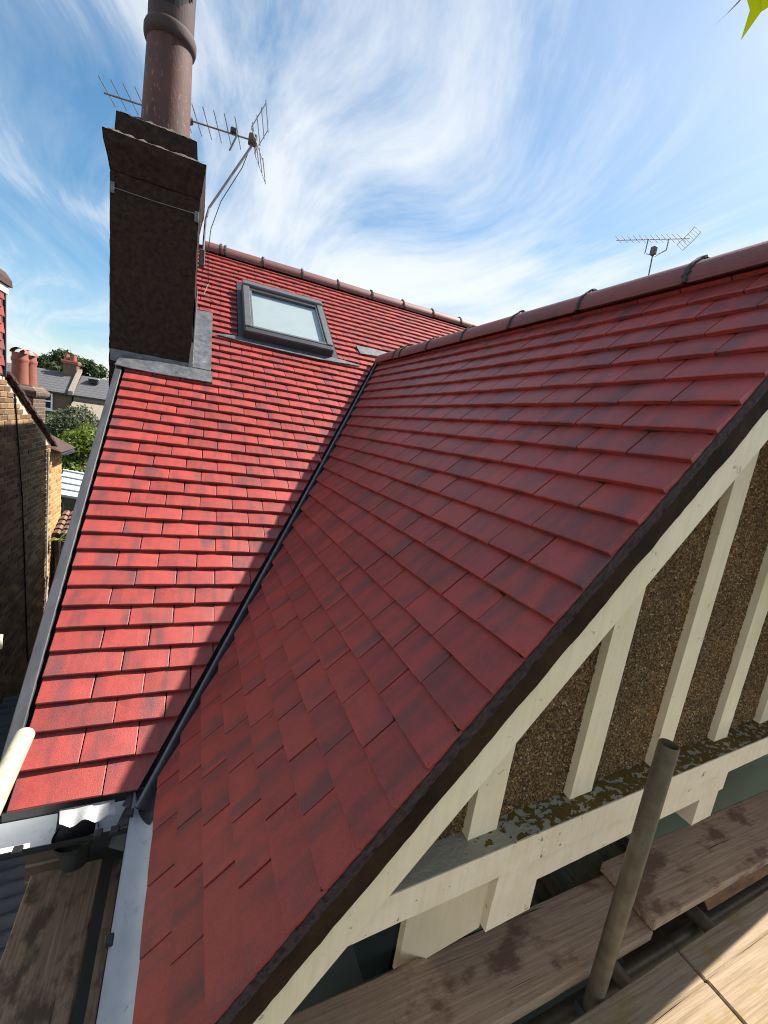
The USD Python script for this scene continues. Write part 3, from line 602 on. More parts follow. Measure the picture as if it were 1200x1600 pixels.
rough(bf, .03, .002, 24, 12).build('sill_flashing', LEAD, tb, smooth=60)

# ---- eaves gutter of the main roof (black outside, pale inside), outlet, clips
def gutter(mb_, path, r, up=(0, 0, 1.0), t=.003, a0=180, a1=360):
    g = np.radians(np.linspace(a0, a1, 15)); prof = [(r * math.cos(x), r * math.sin(x)) for x in g]
    return sweep(mb_, prof, path, np.array(up))
gz, gy = -.082, -.052
gut = gutter(MB(), [(-.16, gy, gz), (.0, gy, gz), (.34, gy, gz + .004)], .058); eg = gut.build('eaves_gutter', BLACKPVC, house, smooth=60)
tag(eg, 'black gutter under the main eaves with pale lining')
gutter(MB(), [(-.16, gy, gz), (-.05, gy, gz), (.125, gy, gz)], .0545).build('gutter_lining', WHITEPVC, eg, smooth=60)
gutter(MB(), [(.235, gy, gz + .001), (.28, gy, gz + .001), (.335, gy, gz + .003)], .0545).build('gutter_lining', WHITEPVC, eg, smooth=60)
for x in (.055, .255, .30):
    wbox(x - .012, x + .012, gy - .070, gy - .046, gz - .004, gz + .010, .002).build('gutter_clip', BLACKPVC, eg)
lathe(MB(), (.185, gy, gz - .14), [(.040, 0), (.042, .07), (.060, .085), (.062, .10)], 24).build('gutter_outlet', BLACKPVC, eg, smooth=40)
fo = MB(); rows = []
for i, x in enumerate(np.linspace(.135, .285, 22)):
    for j, t_ in enumerate(np.linspace(0, 1, 5)):
        rows.append((x + .012 * t_, -.02 - .055 * t_ , -.048 - .012 * t_ + .010 * math.sin(x * 95 + t_ * 1.5) * t_))
fo.add(rows, [[i * 5 + j, (i + 1) * 5 + j, (i + 1) * 5 + j + 1, i * 5 + j + 1] for i in range(21) for j in range(4)])
fo.build('foil_flap', FOIL, house, smooth=50)

# ---- gutter of the gable's left eaves
gx, gz2 = .387, -.05
gg = gutter(MB(), [(gx, .02, gz2 + .008), (gx, -.4, gz2 + .004), (gx, -1.0, gz2)], .050); g2 = gg.build('gable_gutter', BLACKPVC, house, smooth=60)
tag(g2, 'white lined gutter along the low eaves of the gable')
gutter(MB(), [(gx, .018, gz2 + .008), (gx, -.4, gz2 + .004), (gx, -1.0, gz2)], .0475).build('gutter_lining', WHITEPVC, g2, smooth=60)
wbox(gx - .050, gx + .050, .0185, .024, gz2 - .05, gz2 + .012).build('end_cap', BLACKPVC, g2)
for y in (-.46, -.09):
    wbox(gx - .058, gx - .039, y - .011, y + .011, gz2 - .006, gz2 + .012, .002).build('gutter_clip', BLACKPVC, g2)

VMORT = plain('dirty_verge_mortar', (.022, .010, .008), (.075, .032, .022), 60, .95, .9, 120, .004)
# ---- gable front: verge boards, bargeboard, studs, pebbledash, tie beam
TD = np.array([cb, 0, sb]); TN = np.array([sb, 0, -cb])                  # along and below the rake, in the gable plane
FV = Frame((XG, 0, ZG), TD, TN, (0, -1, 0))                             # u up the rake, v below it, h = -y
def rake_board(v0, v1, y0, y1, u0, u1, c=.002):
    u0 = max(u0, .0)
    return fbox(MB(), FV, u0, u1, v0, v1, -y1, -y0, c)
def mirrored(mb):
    v, f, t = mb.arrays(); v = v.copy(); v[:, 0] = 2 * APX - v[:, 0]; o = MB(); o.add(v, f[:, ::-1], t); return o
for i, (v0, v1, y0, y1, nm, mt, u1) in enumerate(((.018, .030, -.806, -.60, 'undercloak', BROWN, 2.585), (.0305, .121, -.800, -.765, 'verge_board', BROWN, 2.50), (.1215, .210, -.790, -.755, 'bargeboard', CREAM, 2.40))):
    rb = rake_board(v0, v1, y0, y1, -.35, u1)
    if nm == 'verge_board': rb = rough(rb, .035, .003, 20, 31)
    rb.build(nm, mt, house); mirrored(rb).build(nm, mt, house)
mo = rake_board(.0205, .048, -.8165, -.80, 0, 2.58, .001); rough(mo, .016, .004, 60, 21).build('verge_mortar', VMORT, house)

XW = 1.1
def y_beam(x): return -.767 + .058 * (x - XW)
def y_wall(x): return -.694 + .066 * (x - XW)
def z_rake(x, v=.150): return ZG + (min(x, 2 * APX - x) - XG) * math.tan(B) - v / cb
def skew(x0, x1, fa, fb, z0, z1, top=None):
    """a prism between x0 and x1 whose front follows fa(x) and back fb(x); top(x) may slope"""
    ta, tb_ = (z1, z1) if top is None else (top(x0), top(x1))
    v = [(x0, fa(x0), z0), (x1, fa(x1), z0), (x1, fb(x1), z0), (x0, fb(x0), z0), (x0, fa(x0), ta), (x1, fa(x1), tb_), (x1, fb(x1), tb_), (x0, fb(x0), ta)]
    return MB().add(v, [[3, 2, 1, 0], [4, 5, 6, 7], [0, 1, 5, 4], [1, 2, 6, 5], [2, 3, 7, 6], [3, 0, 4, 7]])
beam = rough(skew(.80, 3.35, y_beam, lambda x: y_wall(x) + .02, .172, .266), .03, .0012, 30, 41).build('tie_beam', CREAM_ROUGH, house)
tag(beam, 'cream horizontal beam with a mossy peeling ledge')
lg = MB(); N = 60; xs = np.linspace(.88, 3.3, N * 4)
rows = np.array([[(x, y_beam(x) + .002 + (y_wall(x) - y_beam(x) + .004) * t_, .268 + .004 * t_ + .004 * max(0, meshkit.noise(np.array([x * 40, t_ * 9, 1.0])) - .45) * (1 if x > 1.2 else .2)) for t_ in np.linspace(0, 1, 7)] for x in xs])
lg.add(rows.reshape(-1, 3), [[i * 7 + j, (i + 1) * 7 + j, (i + 1) * 7 + j + 1, i * 7 + j + 1] for i in range(len(xs) - 1) for j in range(6)])
lg.build('ledge', LEDGE, beam, smooth=40)
studs = [(1.165, 1.265), (1.56, 1.662), (1.985, 2.085), (2.415, 2.52), (2.81, 2.92), (3.2, 3.3)]
for x0, x1 in studs:
    st = skew(x0, x1, lambda x: y_wall(x) - .026, lambda x: y_wall(x) + .01, .270, 1, lambda x: z_rake(x) + .02)
    rough(st, .05, .0012, 25, int(x0 * 100)).build('stud', CREAM, house)
edges = [.78] + [e for s in studs for e in s] + [3.34]
for k in range(0, len(edges), 2):
    x0, x1 = edges[k] - .003, edges[k + 1] + .003
    xs_ = sorted({x0, x1} | ({APX} if x0 < APX < x1 else set()))
    pm = MB()
    for xa, xb in zip(xs_[:-1], xs_[1:]):
        if max(z_rake(xa), z_rake(xb)) < .27: continue
        xa = max(xa, XG + (.262 - ZG + .150 / cb) / math.tan(B)) if xa < APX else xa
        xb = min(xb, 2 * APX - XG - (.262 - ZG + .150 / cb) / math.tan(B)) if xb > APX else xb
        if xb - xa < .02: continue
        m_ = skew(xa, xb, y_wall, lambda x: y_wall(x) + .03, .26, 1, lambda x: max(z_rake(x) + .015, .262)); pm.add(*m_.arrays())
    if not pm.v: continue
    pnl = pm.build('pebbledash_panel', PEBBLE, house)
    r_ = np.random.default_rng(100 + k); n = int((x1 - x0) * 1.5 / .0062 ** 2); px_ = r_.uniform(x0 + .004, x1 - .004, n); pz_ = r_.uniform(.275, 1.75, n)
    ok = np.array([pz < z_rake(x) + .004 for x, pz in zip(px_, pz_)]); px_, pz_ = px_[ok], pz_[ok]
    if not len(px_): continue
    oc = np.array([(1, 0, 0), (-1, 0, 0), (0, 1, 0), (0, -1, 0), (0, 0, 1), (0, 0, -1)], float); of = np.array([[0, 2, 4], [2, 1, 4], [1, 3, 4], [3, 0, 4], [2, 0, 5], [1, 2, 5], [3, 1, 5], [0, 3, 5]])
    m_ = len(px_); rad = r_.uniform(.0018, .0046, (m_, 1, 1)) * r_.uniform(.6, 1.25, (m_, 1, 3))
    q4 = r_.normal(size=(m_, 4)); q4 /= np.linalg.norm(q4, axis=1, keepdims=True); a_, b__, c_, d_ = q4.T
    rm = np.stack([np.stack([1 - 2 * (c_ * c_ + d_ * d_), 2 * (b__ * c_ - a_ * d_), 2 * (b__ * d_ + a_ * c_)], 1), np.stack([2 * (b__ * c_ + a_ * d_), 1 - 2 * (b__ * b__ + d_ * d_), 2 * (c_ * d_ - a_ * b__)], 1), np.stack([2 * (b__ * d_ - a_ * c_), 2 * (c_ * d_ + a_ * b__), 1 - 2 * (b__ * b__ + c_ * c_)], 1)], 1)
    vv = np.einsum('nij,nkj->nki', rm, oc[None] * rad) + np.stack([px_, y_wall(px_) - .0008, pz_], 1)[:, None]
    tt = np.repeat(np.stack([px_ * 0, px_ * 0, r_.random(m_)], 1), 6, 0)
    st_ = obj('dash_stones', vv.reshape(-1, 3), (of[None] + 6 * np.arange(m_)[:, None, None]).reshape(-1, 3), STONE, pnl, tc=tt); tag(st_, kind='stuff')
# lower fascia, brackets and the shaded front below the overhang
fas = skew(1.262, 2.47, lambda x: y_beam(x) + .004, lambda x: y_beam(x) + .03, .088, .1715)
rough(fas, .04, .001, 25, 51).build('fascia_board', CREAM_ROUGH, house)
skew(1.262, 1.43, lambda x: y_beam(x) + .006, lambda x: y_beam(x) + .030, -.02, .0875).build('fascia_end', CREAM_ROUGH, house)
skew(2.30, 2.44, lambda x: y_beam(x) + .005, lambda x: -.40, -.03, .087).build('bracket', CREAM_ROUGH, house)
pier = MB(); q_ = [(1.262, -.728), (1.10, -.615), (1.10, -.590), (1.30, -.70)]
pier.add([(x, y, z) for z0_ in (0, 1) for (x, y), z in zip(q_, ((-.035, -.30, -.30, -.035), (.17,) * 4)[z0_])], [[0, 4, 5, 1], [1, 5, 6, 2], [2, 6, 7, 3], [3, 7, 4, 0], [4, 7, 6, 5]]); pv_, pf_, _ = pier.arrays()
pr_m = trimesh.Trimesh(pv_, pf_); pr_m.fix_normals(); MB().add(np.array(pr_m.vertices), np.array(pr_m.faces)).build('canted_panel', CREAM, house)
wbox(.74, 1.461, -.30, -.26, -5, .15).build('window_wall', UNLIT, house)
wn = wbox(.76, .80, -.42, -.38, -3.0, .05, .003).build('bay_window', CREAM, house)
wbox(.76, 1.23, -.42, -.38, -.36, -.31, .003).build('window_rail', CREAM, wn)
wbox(.76, 1.23, -.42, -.38, .052, .10, .003).build('window_rail', CREAM, wn)
MB().add([(.801, -.40, -2.5), (1.23, -.40, -2.5), (1.23, -.40, .05), (.801, -.40, .05)], [[0, 1, 2, 3]]).build('glass_pane', GLASSY, wn)
wbox(1.462, 4.0, -.36, -.30, -5, .17).build('green_wall', SAGE, house)
wbox(.80, 3.3, -.64, -.31, .155, .1705).build('jetty_soffit', CREAM, house)
bay = loft(MB(), [(-5, .95, 2.25, -1.15, -.37), (-1.0, .95, 2.25, -1.15, -.37), (-.72, 1.15, 2.05, -.92, -.37)]); bay.build('bay_roof', SAGE, house)
pr = MB(); pr.add([(2.35, -1.7, -1.45), (4.4, -1.7, -1.45), (4.4, -.37, -.75), (2.35, -.37, -.75)], [[0, 1, 2, 3]]); pr.build('porch_roof', BROWN, house)
wbox(2.40, 4.3, -1.6, -.37, -5, -1.5).build('porch', WHITEPVC, house)
# ------------------------------------------------------------------ aerials
def aerial(name, label, mast, boom0, boom1, el_dir, n, el_len, mat, refl=True, r=.006, group=None):
    t = thing(name, label, 'aerial', group)
    tube(MB(), mast, .0095, 10).build('mast', mat, t)
    b0, b1 = np.array(boom0, float), np.array(boom1, float); e = np.array(el_dir, float); e /= np.linalg.norm(e)
    d = (b1 - b0) / np.linalg.norm(b1 - b0)
    tube(MB(), [b0, b1], .0065, 8).build('boom', mat, t)
    for i in range(n):
        c = b0 + (b1 - b0) * (.02 + .86 * i / (n - 1)) + np.array([0, 0, .012]); l = el_len * (.85 + .3 * i / n) / 2
        el = MB(); tube(el, [c - e * l, c + e * l], r * .62, 6); el.build('element', mat, t)
    return t, b0, b1, d, e
E1 = (.19, .98, .0)
t, b0, b1, d, e = aerial('tv_aerial', 'TV aerial on a cranked mast fixed to the sooty chimney', [(.413, 2.66, 2.50), (.417, 2.70, 2.76), (.435, 2.72, 2.86), (.715, 2.75, 3.42), (.722, 2.75, 3.47)],
                         (-.32, 2.84, 3.43), (.735, 2.75, 3.47), E1, 13, .36, ALU)
nrm = np.cross(d, e)
for s in (-1, 1):
    rf = MB()
    o = b1 - d * .01
    for k in (-1, 1): tube(rf, [o + e * .16 * k, o + e * .16 * k + (s * nrm * .20 - d * .02 * 0 + d * .10)], .004, 6)
    for q in np.linspace(.1, 1, 4):
        c = o + (s * nrm * .20 + d * .10) * q; tube(rf, [c - e * .19, c + e * .19], .0035, 6)
    rf.build('reflector', ALU, t)
wbox(.69, .755, 2.70, 2.79, 3.44, 3.50, .008).build('clamp', RUSTY, t)
wbox(.55, .60, 2.745, 2.79, 3.465, 3.51, .008).build('balun_box', BLACKPVC, t)
tube(MB(), [(.60, 2.76, 3.46), (.555, 2.74, 3.33)], .007, 8).build('stay_arm', ALU, t)
wbox(.388, .43, 2.64, 2.722, 2.40, 2.52, .004).build('wall_bracket', RUSTY, t)
cab = tube(MB(), [(.72, 2.75, 3.45), (.66, 2.76, 3.25), (.52, 2.75, 2.95), (.46, 2.74, 2.72), (.45, 2.76, 2.55), (.47, 2.86, 2.33), (.44, 2.80, 2.22), (.50, 2.84, 2.20), (.56, 2.80, 2.16)], .0035, 6).build('aerial_cable', BLACKPVC)
tag(cab, 'thin black cable trailing from the aerial mast down onto the tiles', 'cable')

t, b0, b1, d, e = aerial('tv_aerial', 'long TV aerial on a straight mast rising behind the gable ridge', [(6.80, 3.7, 2.95), (6.76, 3.7, 4.1), (6.725, 3.7, 4.70)],
                         (5.94, 3.72, 4.62), (7.46, 3.70, 5.10), (.12, .72, .70), 12, .26, RUSTY, r=.006)
nrm = np.cross(d, e)
for s in (-1, 1):
    rf = MB(); o = b1.copy()
    for k in (-1, 1): tube(rf, [o + e * .10 * k, o + e * .10 * k + s * nrm * .14 + d * .06 * (1 if s > 0 else -1.4)], .004, 6)
    for q in np.linspace(.2, 1, 4):
        c = o + (s * nrm * .14 + d * .06 * (1 if s > 0 else -1.4)) * q; tube(rf, [c - e * .10, c + e * .10], .003, 6)
    rf.build('reflector', RUSTY, t)
tube(MB(), [b0 + d * .66, b0 + d * .66 - np.array([0, 0, .20]), b0 + d * .90 - np.array([0, 0, .24]), b0 + d * 1.12 - np.array([0, 0, .16]), b0 + d * 1.12], .010, 6).build('cradle', ALU, t)
wbox(6.69, 6.76, 3.66, 3.74, 4.64, 4.76, .01).build('clamp', RUSTY, t)

# ------------------------------------------------------------------ scaffold
def board(name, label, group, mb, mat, seed, ends=None):
    v, f, _ = mb.arrays(); m = trimesh.Trimesh(v, f, process=True).subdivide_to_size(.06, max_iter=12); p = np.array(m.vertices)
    d = (meshkit.fbm(p * np.array([9, 9, 9]), 3, seed) - .5) * .006
    o = UsdGeom.Xform.Define(stage, numbered('/World', name)).GetPrim(); tag(o, label, 'scaffold board', group)
    obj('plank', p + m.vertex_normals * d[:, None], m.faces, mat, o)
    for e in (ends or []): e.build('end_hoop', LEAD_DARK, o)
    return o
def slanted(x0, x1, y0, y1, k, z0, z1, c=.004):
    """a plank along x whose edges run y + k (x - x0)"""
    mb = wbox(x0, x1, y0, y1, z0, z1, c); v, f, t = mb.arrays(); v = v.copy(); v[:, 1] += k * (v[:, 0] - 1.5); o = MB(); o.add(v, f); return o
G = 'scaffold boards under the gable'
board('scaffold_board', 'brown scaffold board in shade along the gable, left of the board joint', G, slanted(.35, 1.94, -.838, -.640, .02, -.238, -.200), WOODX, 1)
board('scaffold_board', 'brown scaffold board with white scrapes, lapped over the end of its neighbour behind the pole', G, slanted(1.93, 4.4, -.838, -.628, .02, -.197, -.158), WOODX, 2)
board('scaffold_board', 'pale scaffold board with yellow stain beside the foot of the pole', G, slanted(.9, 1.962, -.990, -.905, .03, -.238, -.200), WOODX2, 3)
board('scaffold_board', 'scaffold board crossed by the shadow edge, right of the joint on the outer run', G, slanted(1.968, 4.4, -.987, -.905, .03, -.236, -.198), WOODX2, 4)
board('scaffold_board', 'outermost scaffold board in the bottom corner, bright in the sun', G, slanted(.9, 1.966, -1.20, -.9905, .03, -.238, -.2005), WOODX2, 5)
board('scaffold_board', 'sunlit outer scaffold board at the right edge of the picture', G, slanted(1.971, 4.4, -1.20, -.9875, .03, -.236, -.198), WOODX2, 6)
board('scaffold_board', 'stained grey-brown scaffold board below the main eaves and gutter outlet', 'scaffold boards below the main eaves', wbox(.005, .232, -1.3, .19, -.54, -.50, .004), WOODY, 7)
board('scaffold_board', 'narrow dark scaffold board between the stained board and the white gutter', 'scaffold boards below the main eaves', wbox(.266, .345, -1.3, .19, -.56, -.522, .004), WOODY, 8)

def pole(label, a, b, mat, group=None, fit=False):
    o = thing('scaffold_pole', label, 'scaffold pole', group); hollow_tube(MB(), a, b, .0242, .0202, 24).build('tube', mat, o, smooth=50); return o
p_ = pole('upright grey steel scaffold pole with an open top in front of the beam', (1.612, -.876, .602), (1.612, -.876, -4.9), STEEL)
cl = MB(); fbox(cl, W0, 1.575, 1.65, -.915, -.838, -.345, -.275, .008); cl.build('coupler', LEAD_DARK, p_)
pole('sunlit pale scaffold pole end laid over the corner of the red eaves', (.056, -.055, .262), (.168, -1.33, .472), PALETUBE)
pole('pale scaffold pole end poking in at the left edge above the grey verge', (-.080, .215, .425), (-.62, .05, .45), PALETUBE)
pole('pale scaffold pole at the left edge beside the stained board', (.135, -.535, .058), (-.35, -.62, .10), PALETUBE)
pole('short steel cross pole under the boards left of the joint', (1.76, -.40, -.265), (1.76, -1.5, -.265), STEEL)
pole('steel cross pole under the boards right of the joint', (2.22, -.40, -.262), (2.22, -1.5, -.262), STEEL)
pole('dark upright scaffold pole below the boards near the right edge', (2.78, -.87, -.25), (2.78, -.87, -4.9), STEEL)
pole('long steel ledger pole running under the boards', (.3, -.872, -.318), (4.4, -.78, -.318), STEEL)

# ------------------------------------------------------------------ low roofs below
def corrugated(mb, x0, x1, y0, y1, z0, z1, pitch, amp, along='x', n=8):
    """ridges run along the given axis; z0 at the low side, z1 at the high side"""
    L = (y1 - y0) if along == 'x' else (x1 - x0); m = int(L / pitch * n)
    v = []
    for i in range(m + 1):
        t_ = i / m; h = amp * math.cos(t_ * L / pitch * 2 * math.pi)
        for s in (0, 1):
            z = z0 + (z1 - z0) * (s if along == 'x' else s)
            v.append((x0 + (x1 - x0) * s, y0 + L * t_, z + h) if along == 'x' else (x0 + L * t_, y0 + (y1 - y0) * s, z + h))
    f = [[2 * i, 2 * i + 1, 2 * i + 3, 2 * i + 2] for i in range(m)]
    if along == 'x': f = [q[::-1] for q in f]
    return mb.add(v, f)
CORR = plain('grey_corrugated_sheet', (.16, .185, .21), (.24, .265, .29), 3, .45, .3, 30, .003, extra=(9, .6, .72, (.08, .075, .06)))
lt = thing('lean_to', 'grey corrugated lean-to roof low down in the passage between the houses', 'shed')
corrugated(MB(), -1.78, -.12, -2.0, 5.6, -3.18, -3.0, .145, .022).build('roof_sheet', CORR, lt)
wbox(-.135, -.11, -2.0, 5.6, -5, -3.05).build('side_post_wall', BARK, lt)
CLEAR = plain('dirty_roof_sheet', (.20, .22, .17), (.34, .34, .22), 12, .35, .3, 60, .003, extra=(30, .52, .66, (.42, .33, .20)))
cs = thing('corrugated_sheet', 'small dirty corrugated sheet under the cream fascia beside the pole', 'roof sheet')
corrugated(MB(), 1.48, 2.25, -.74, -.38, -.32, -.30, .10, .014, along='y').build('sheet', CLEAR, cs)
wbox(1.48, 2.25, -.392, -.375, -.36, -.33).build('batten', BARK, cs)

OLDTILE = plain('old_brown_tile', (.055, .025, .022), (.10, .045, .036), 20, .85, .5, 60, .004)
# ------------------------------------------------------------------ neighbour's house on the left
XN = -1.82
nb = thing('neighbour_house', "neighbour's brick house on the left with tile-edged sloping gable and two red pots", 'house')
VT, VB = (5.786, 1.335), (7.90, .235)                                   # verge of its rear slope: (y, z)
sl = (VB[1] - VT[1]) / (VB[0] - VT[0])
prof = [(-.1, -5.0), (8.46, -5.0), (8.46, .24), (7.86, .24), (5.79, 1.30), (3.7, 2.88), (-.1, .0)]
FN = Frame((XN, 0, 0), (0, 1, 0), (0, 0, 1), (1, 0, 0))
side = poly_prism(MB(), FN, Polygon(prof), -.25, -.010).build('side_wall', JOINT, nb)
rs = random.Random(3); bricks = []
for k in range(-66, 22):
    z = k * .075; off = (k % 2) * .1125
    for j in range(int((4.6) / .225), int(8.46 / .225) + 1):
        y = j * .225 + off
        top = 1.30 if y < 5.79 - .1 else (1.30 + (y + .2 - 5.79) * (.24 - 1.30) / (7.86 - 5.79) if y < 7.86 else .22)
        if z + .067 > top or z < -4.9: continue
        y1 = min(y + .213, 8.46)
        if y1 - y < .05: continue
        mb = MB(); yellow = y > 7.55 and k < 3  # stretch past the shadow edge: sunlight painted as yellower brick
        fbox(mb, FN, y + .001, y1, z + .001, z + .0645, -.02, rs.uniform(-.003, .003), .004, (0, 0, rs.random()))
        s = size_on_screen(FN(np.array([(y, z, 0), (y1, z, 0), (y1, z + .067, 0), (y, z + .067, 0)])))
        bricks.append((s, yellow, mb))
bricks.sort(key=lambda b: -b[0]); rest, resty = MB(), MB()
for i, (s, yl, mb) in enumerate(bricks):
    if i < 300: mb.build('brick', SUNBRICK if yl else BRICK, side, tc=True)
    else: (resty if yl else rest).add(*mb.arrays())
if rest.v: tag(rest.build('smaller_bricks', BRICK, side, tc=True), kind='stuff')
if resty.v: tag(resty.build('sunlit_bricks', SUNBRICK, side, tc=True), kind='stuff')
fr_ = MB(); fr_.add([(XN + .02, 3.7, 2.95), (XN - 6, 3.7, 2.95), (XN - 6, -.35, -.12), (XN + .02, -.35, -.12)], [[0, 1, 2, 3]]); fr_.build('front_slope', OLDTILE, nb)
rs_ = MB(); rs_.add([(XN - 6, 3.7, 2.95), (XN + .02, 3.7, 2.95), (XN + .02, VT[0], VT[1]), (XN - 6, VT[0], VT[1])], [[0, 1, 2, 3]]); rs_.build('upper_rear_slope', OLDTILE, nb)
rf = MB(); rf.add([(XN - 6, VT[0], VT[1]), (XN + .02, VT[0], VT[1]), (XN + .02, VB[0], VB[1]), (XN - 6, VB[0], VB[1])], [[0, 1, 2, 3]]); roofn = rf.build('rear_slope', RIDGE, nb)
n_v = 17; VD = np.array([0, VB[0] - VT[0], VB[1] - VT[1]]); VL = np.linalg.norm(VD); VD /= VL
FNV = Frame((XN, VT[0], VT[1]), VD, (1, 0, 0), np.cross(VD, (1, 0, 0)) * (1 if np.cross(VD, (1, 0, 0))[2] > 0 else -1))
for i in range(n_v):
    mb = MB(); u = VL * i / n_v
    fbox(mb, FNV, u, u + VL / n_v + .035, -.12, .05, .0, .055, .008)
    v, f, t_ = mb.arrays(); v = v + FNV.n * (.012 * (1 if i % 2 else 0)) ; o_ = MB(); o_.add(v, f); o_.build('verge_tile', OLDTILE, roofn)
tube(MB(), [(XN + .02, 7.50, .18), (XN + .02, 7.52, -2), (XN + .02, 7.50, -4.9)], .012, 8).build('downpipe', WHITEPVC, nb)
tube(MB(), [(XN + .012, 6.05, 1.1), (XN + .012, 6.35, -.4), (XN + .012, 6.6, -3.2)], .010, 6).build('wall_cable', BLACKPVC, nb)
fg = MB(); gx0, gx1, gxm, gzr, gyr = -6.6, -2.35, -4.475, 2.2, 2.9  # unseen front gable, added to block bright low sky on the left
fg.add([(gx0 - .2, -.85, -.2), (gxm, -.85, gzr), (gxm, gyr, gzr), (gx0 - .2, -.1, -.2), (gx1 + .2, -.85, -.2), (gx1 + .2, -.1, -.2)], [[0, 1, 2, 3], [4, 5, 2, 1]]); fg.build('added_gable_roof', OLDTILE, nb)
fw = MB(); fw.add([(gx0, -.7, -5), (gx1, -.7, -5), (gx1, -.7, -.05), (gxm, -.7, 2.05), (gx0, -.7, -.05), (gx1, .3, -5), (gx1, .3, -.05)], [[0, 1, 2], [0, 2, 3], [0, 3, 4], [1, 5, 6], [1, 6, 2]]); fw.build('added_gable_wall', RENDERWALL, nb)
wbox(gx1 + .01, XN - .01, .02, .25, -5, -.05).build('front_wall', SIDEBRICK, nb)
# tile-hung dormer at the picture's edge
dm = wbox(XN - 3.0, XN + .002, 3.5, 5.70, 1.32, 2.30); dmo = dm.build('dormer', OLDTILE, nb)
k = 0
for z in np.arange(1.34, 2.28, .098):
    for y in np.arange(4.9, 5.72, .166):
        y0 = y + (.083 if k % 2 else 0)
        if y0 + .16 > 5.71: continue
        mb = MB(); v, f = chamfer(.016, .162, .125, .003); v[:, 0] += -(v[:, 2]) * .12 + XN + .024; v[:, 1] += y0 + .081; v[:, 2] += z + .06
        mb.add(v, f, (0, 0, RN.random())); mb.build('hanging_tile', TILE, dmo, tc=True)
    k += 1
wbox(XN - .02, XN + .030, 5.700, 5.722, 1.30, 2.30, .003).build('corner_strip', TRIM, dmo)
wbox(XN - 3.0, XN + .045, 3.5, 5.745, 2.305, 2.40, .004).build('dormer_fascia', WHITEPVC, dmo)
loft(MB(), [(2.402, XN - 3, XN + .07, 3.4, 5.80), (2.48, XN - 3, XN + .065, 3.4, 5.79), (2.56, XN - 3, XN + .02, 3.4, 5.74), (2.60, XN - 3, XN - .08, 3.4, 5.62)]).build('dormer_coping', OLDTILE, dmo)
# extension behind, hipped roof
wbox(-4.6, XN - .02, 7.9, 8.44, -5, .20).build('extension_wall', SUNBRICK, nb)
hp = MB(); hp.add([(XN + .16, 7.72, .17), (XN + .16, 8.72, .17), (-3.4, 8.72, .17), (-3.0, 8.25, .95), (-4.4, 7.72, .95)], [[0, 1, 3], [1, 2, 3], [0, 3, 4]]); hp.build('hip_roof', OLDTILE, nb)
gutter(MB(), [(XN + .17, 7.85, .15), (XN + .17, 8.2, .15), (XN + .17, 8.75, .15)], .05).build('extension_gutter', BLACKPVC, nb)
# its chimney with two pots
stk = loft(MB(), [(-.5, -2.86, -2.47, 9.2, 9.95), (1.02, -2.86, -2.47, 9.2, 9.95)]).build('chimney', SIDEBRICK, nb)
loft(MB(), [(1.0205, -2.89, -2.44, 9.17, 9.98), (1.06, -2.92, -2.41, 9.14, 10.01), (1.14, -2.92, -2.41, 9.14, 10.01), (1.17, -2.89, -2.45, 9.17, 9.97), (1.24, -2.84, -2.52, 9.24, 9.9)]).build('corbel', SIDEBRICK, stk)
for i, y in enumerate((9.38, 9.74)):
    pp = lathe(MB(), (-2.73 + .035 * i, y, 1.22), [(.135, 0), (.125, .42), (.14, .45), (.14, .5), (.125, .52), (.125, .60), (.10, .60), (.10, .3)], 24).build('chimney_pot', REDPOT, stk, smooth=40)
    hoodm = MB(); g = np.linspace(0, math.pi, 12)
    pts = np.array([[(-2.73 + .035 * i + .125 * math.cos(x), y + s, 1.81 + .10 * math.sin(x)) for x in g] for s in (-.125, .125)]).reshape(-1, 3)
    hoodm.add(pts, [[j, j + 1, 12 + j + 1, 12 + j] for j in range(11)]); hoodm.build('pot_hood', REDPOT, pp)

# small things beyond the passage
sh = thing('garden_shed', 'shed with a white ribbed roof beyond the sunlit brick wall', 'shed')
WR = plain('white_metal_roof', (.55, .62, .66), (.62, .68, .71), 4, .4)
q0 = np.array([-3.25, 14.9, -1.25]); qu = np.array([3.2, -.0, -.42]); qv = np.array([0, -.9, -.62])
sheet = MB()
FS = Frame(q0, qu / np.linalg.norm(qu), qv / np.linalg.norm(qv), np.cross(qv, qu) / np.linalg.norm(np.cross(qv, qu)))
if FS.n[2] < 0: FS = Frame(q0, FS.u, FS.v, -FS.n)
fbox(sheet, FS, 0, 3.2, 0, 1.1, -.04, 0); shr = sheet.build('roof', WR, sh)
for i in range(5): fbox(MB(), FS, -.02, 3.22, i * .265 - .02, i * .265 + .02, .0005, .045, .006).build('roof_rib', WHITEPVC, shr)
for i in range(18): wbox(-3.2 + i * .17, -3.2 + i * .17 + .16, 14.02, 14.05, -5, -1.93 - i * .022).build('wall_board', BARK, sh)
pw = thing('garden_wall', 'brick garden wall below the small tiled roof', 'wall')
wbox(-1.75, -.4, 7.80, 7.90, -5, -1.78).build('wall', FARBRICK, pw)
th_ = thing('tiled_canopy', 'small roof of scalloped brown tiles between the sunlit wall and the grey verge', 'canopy')
PT = plain('brown_pantile', (.21, .10, .07), (.36, .20, .14), 9, .8)
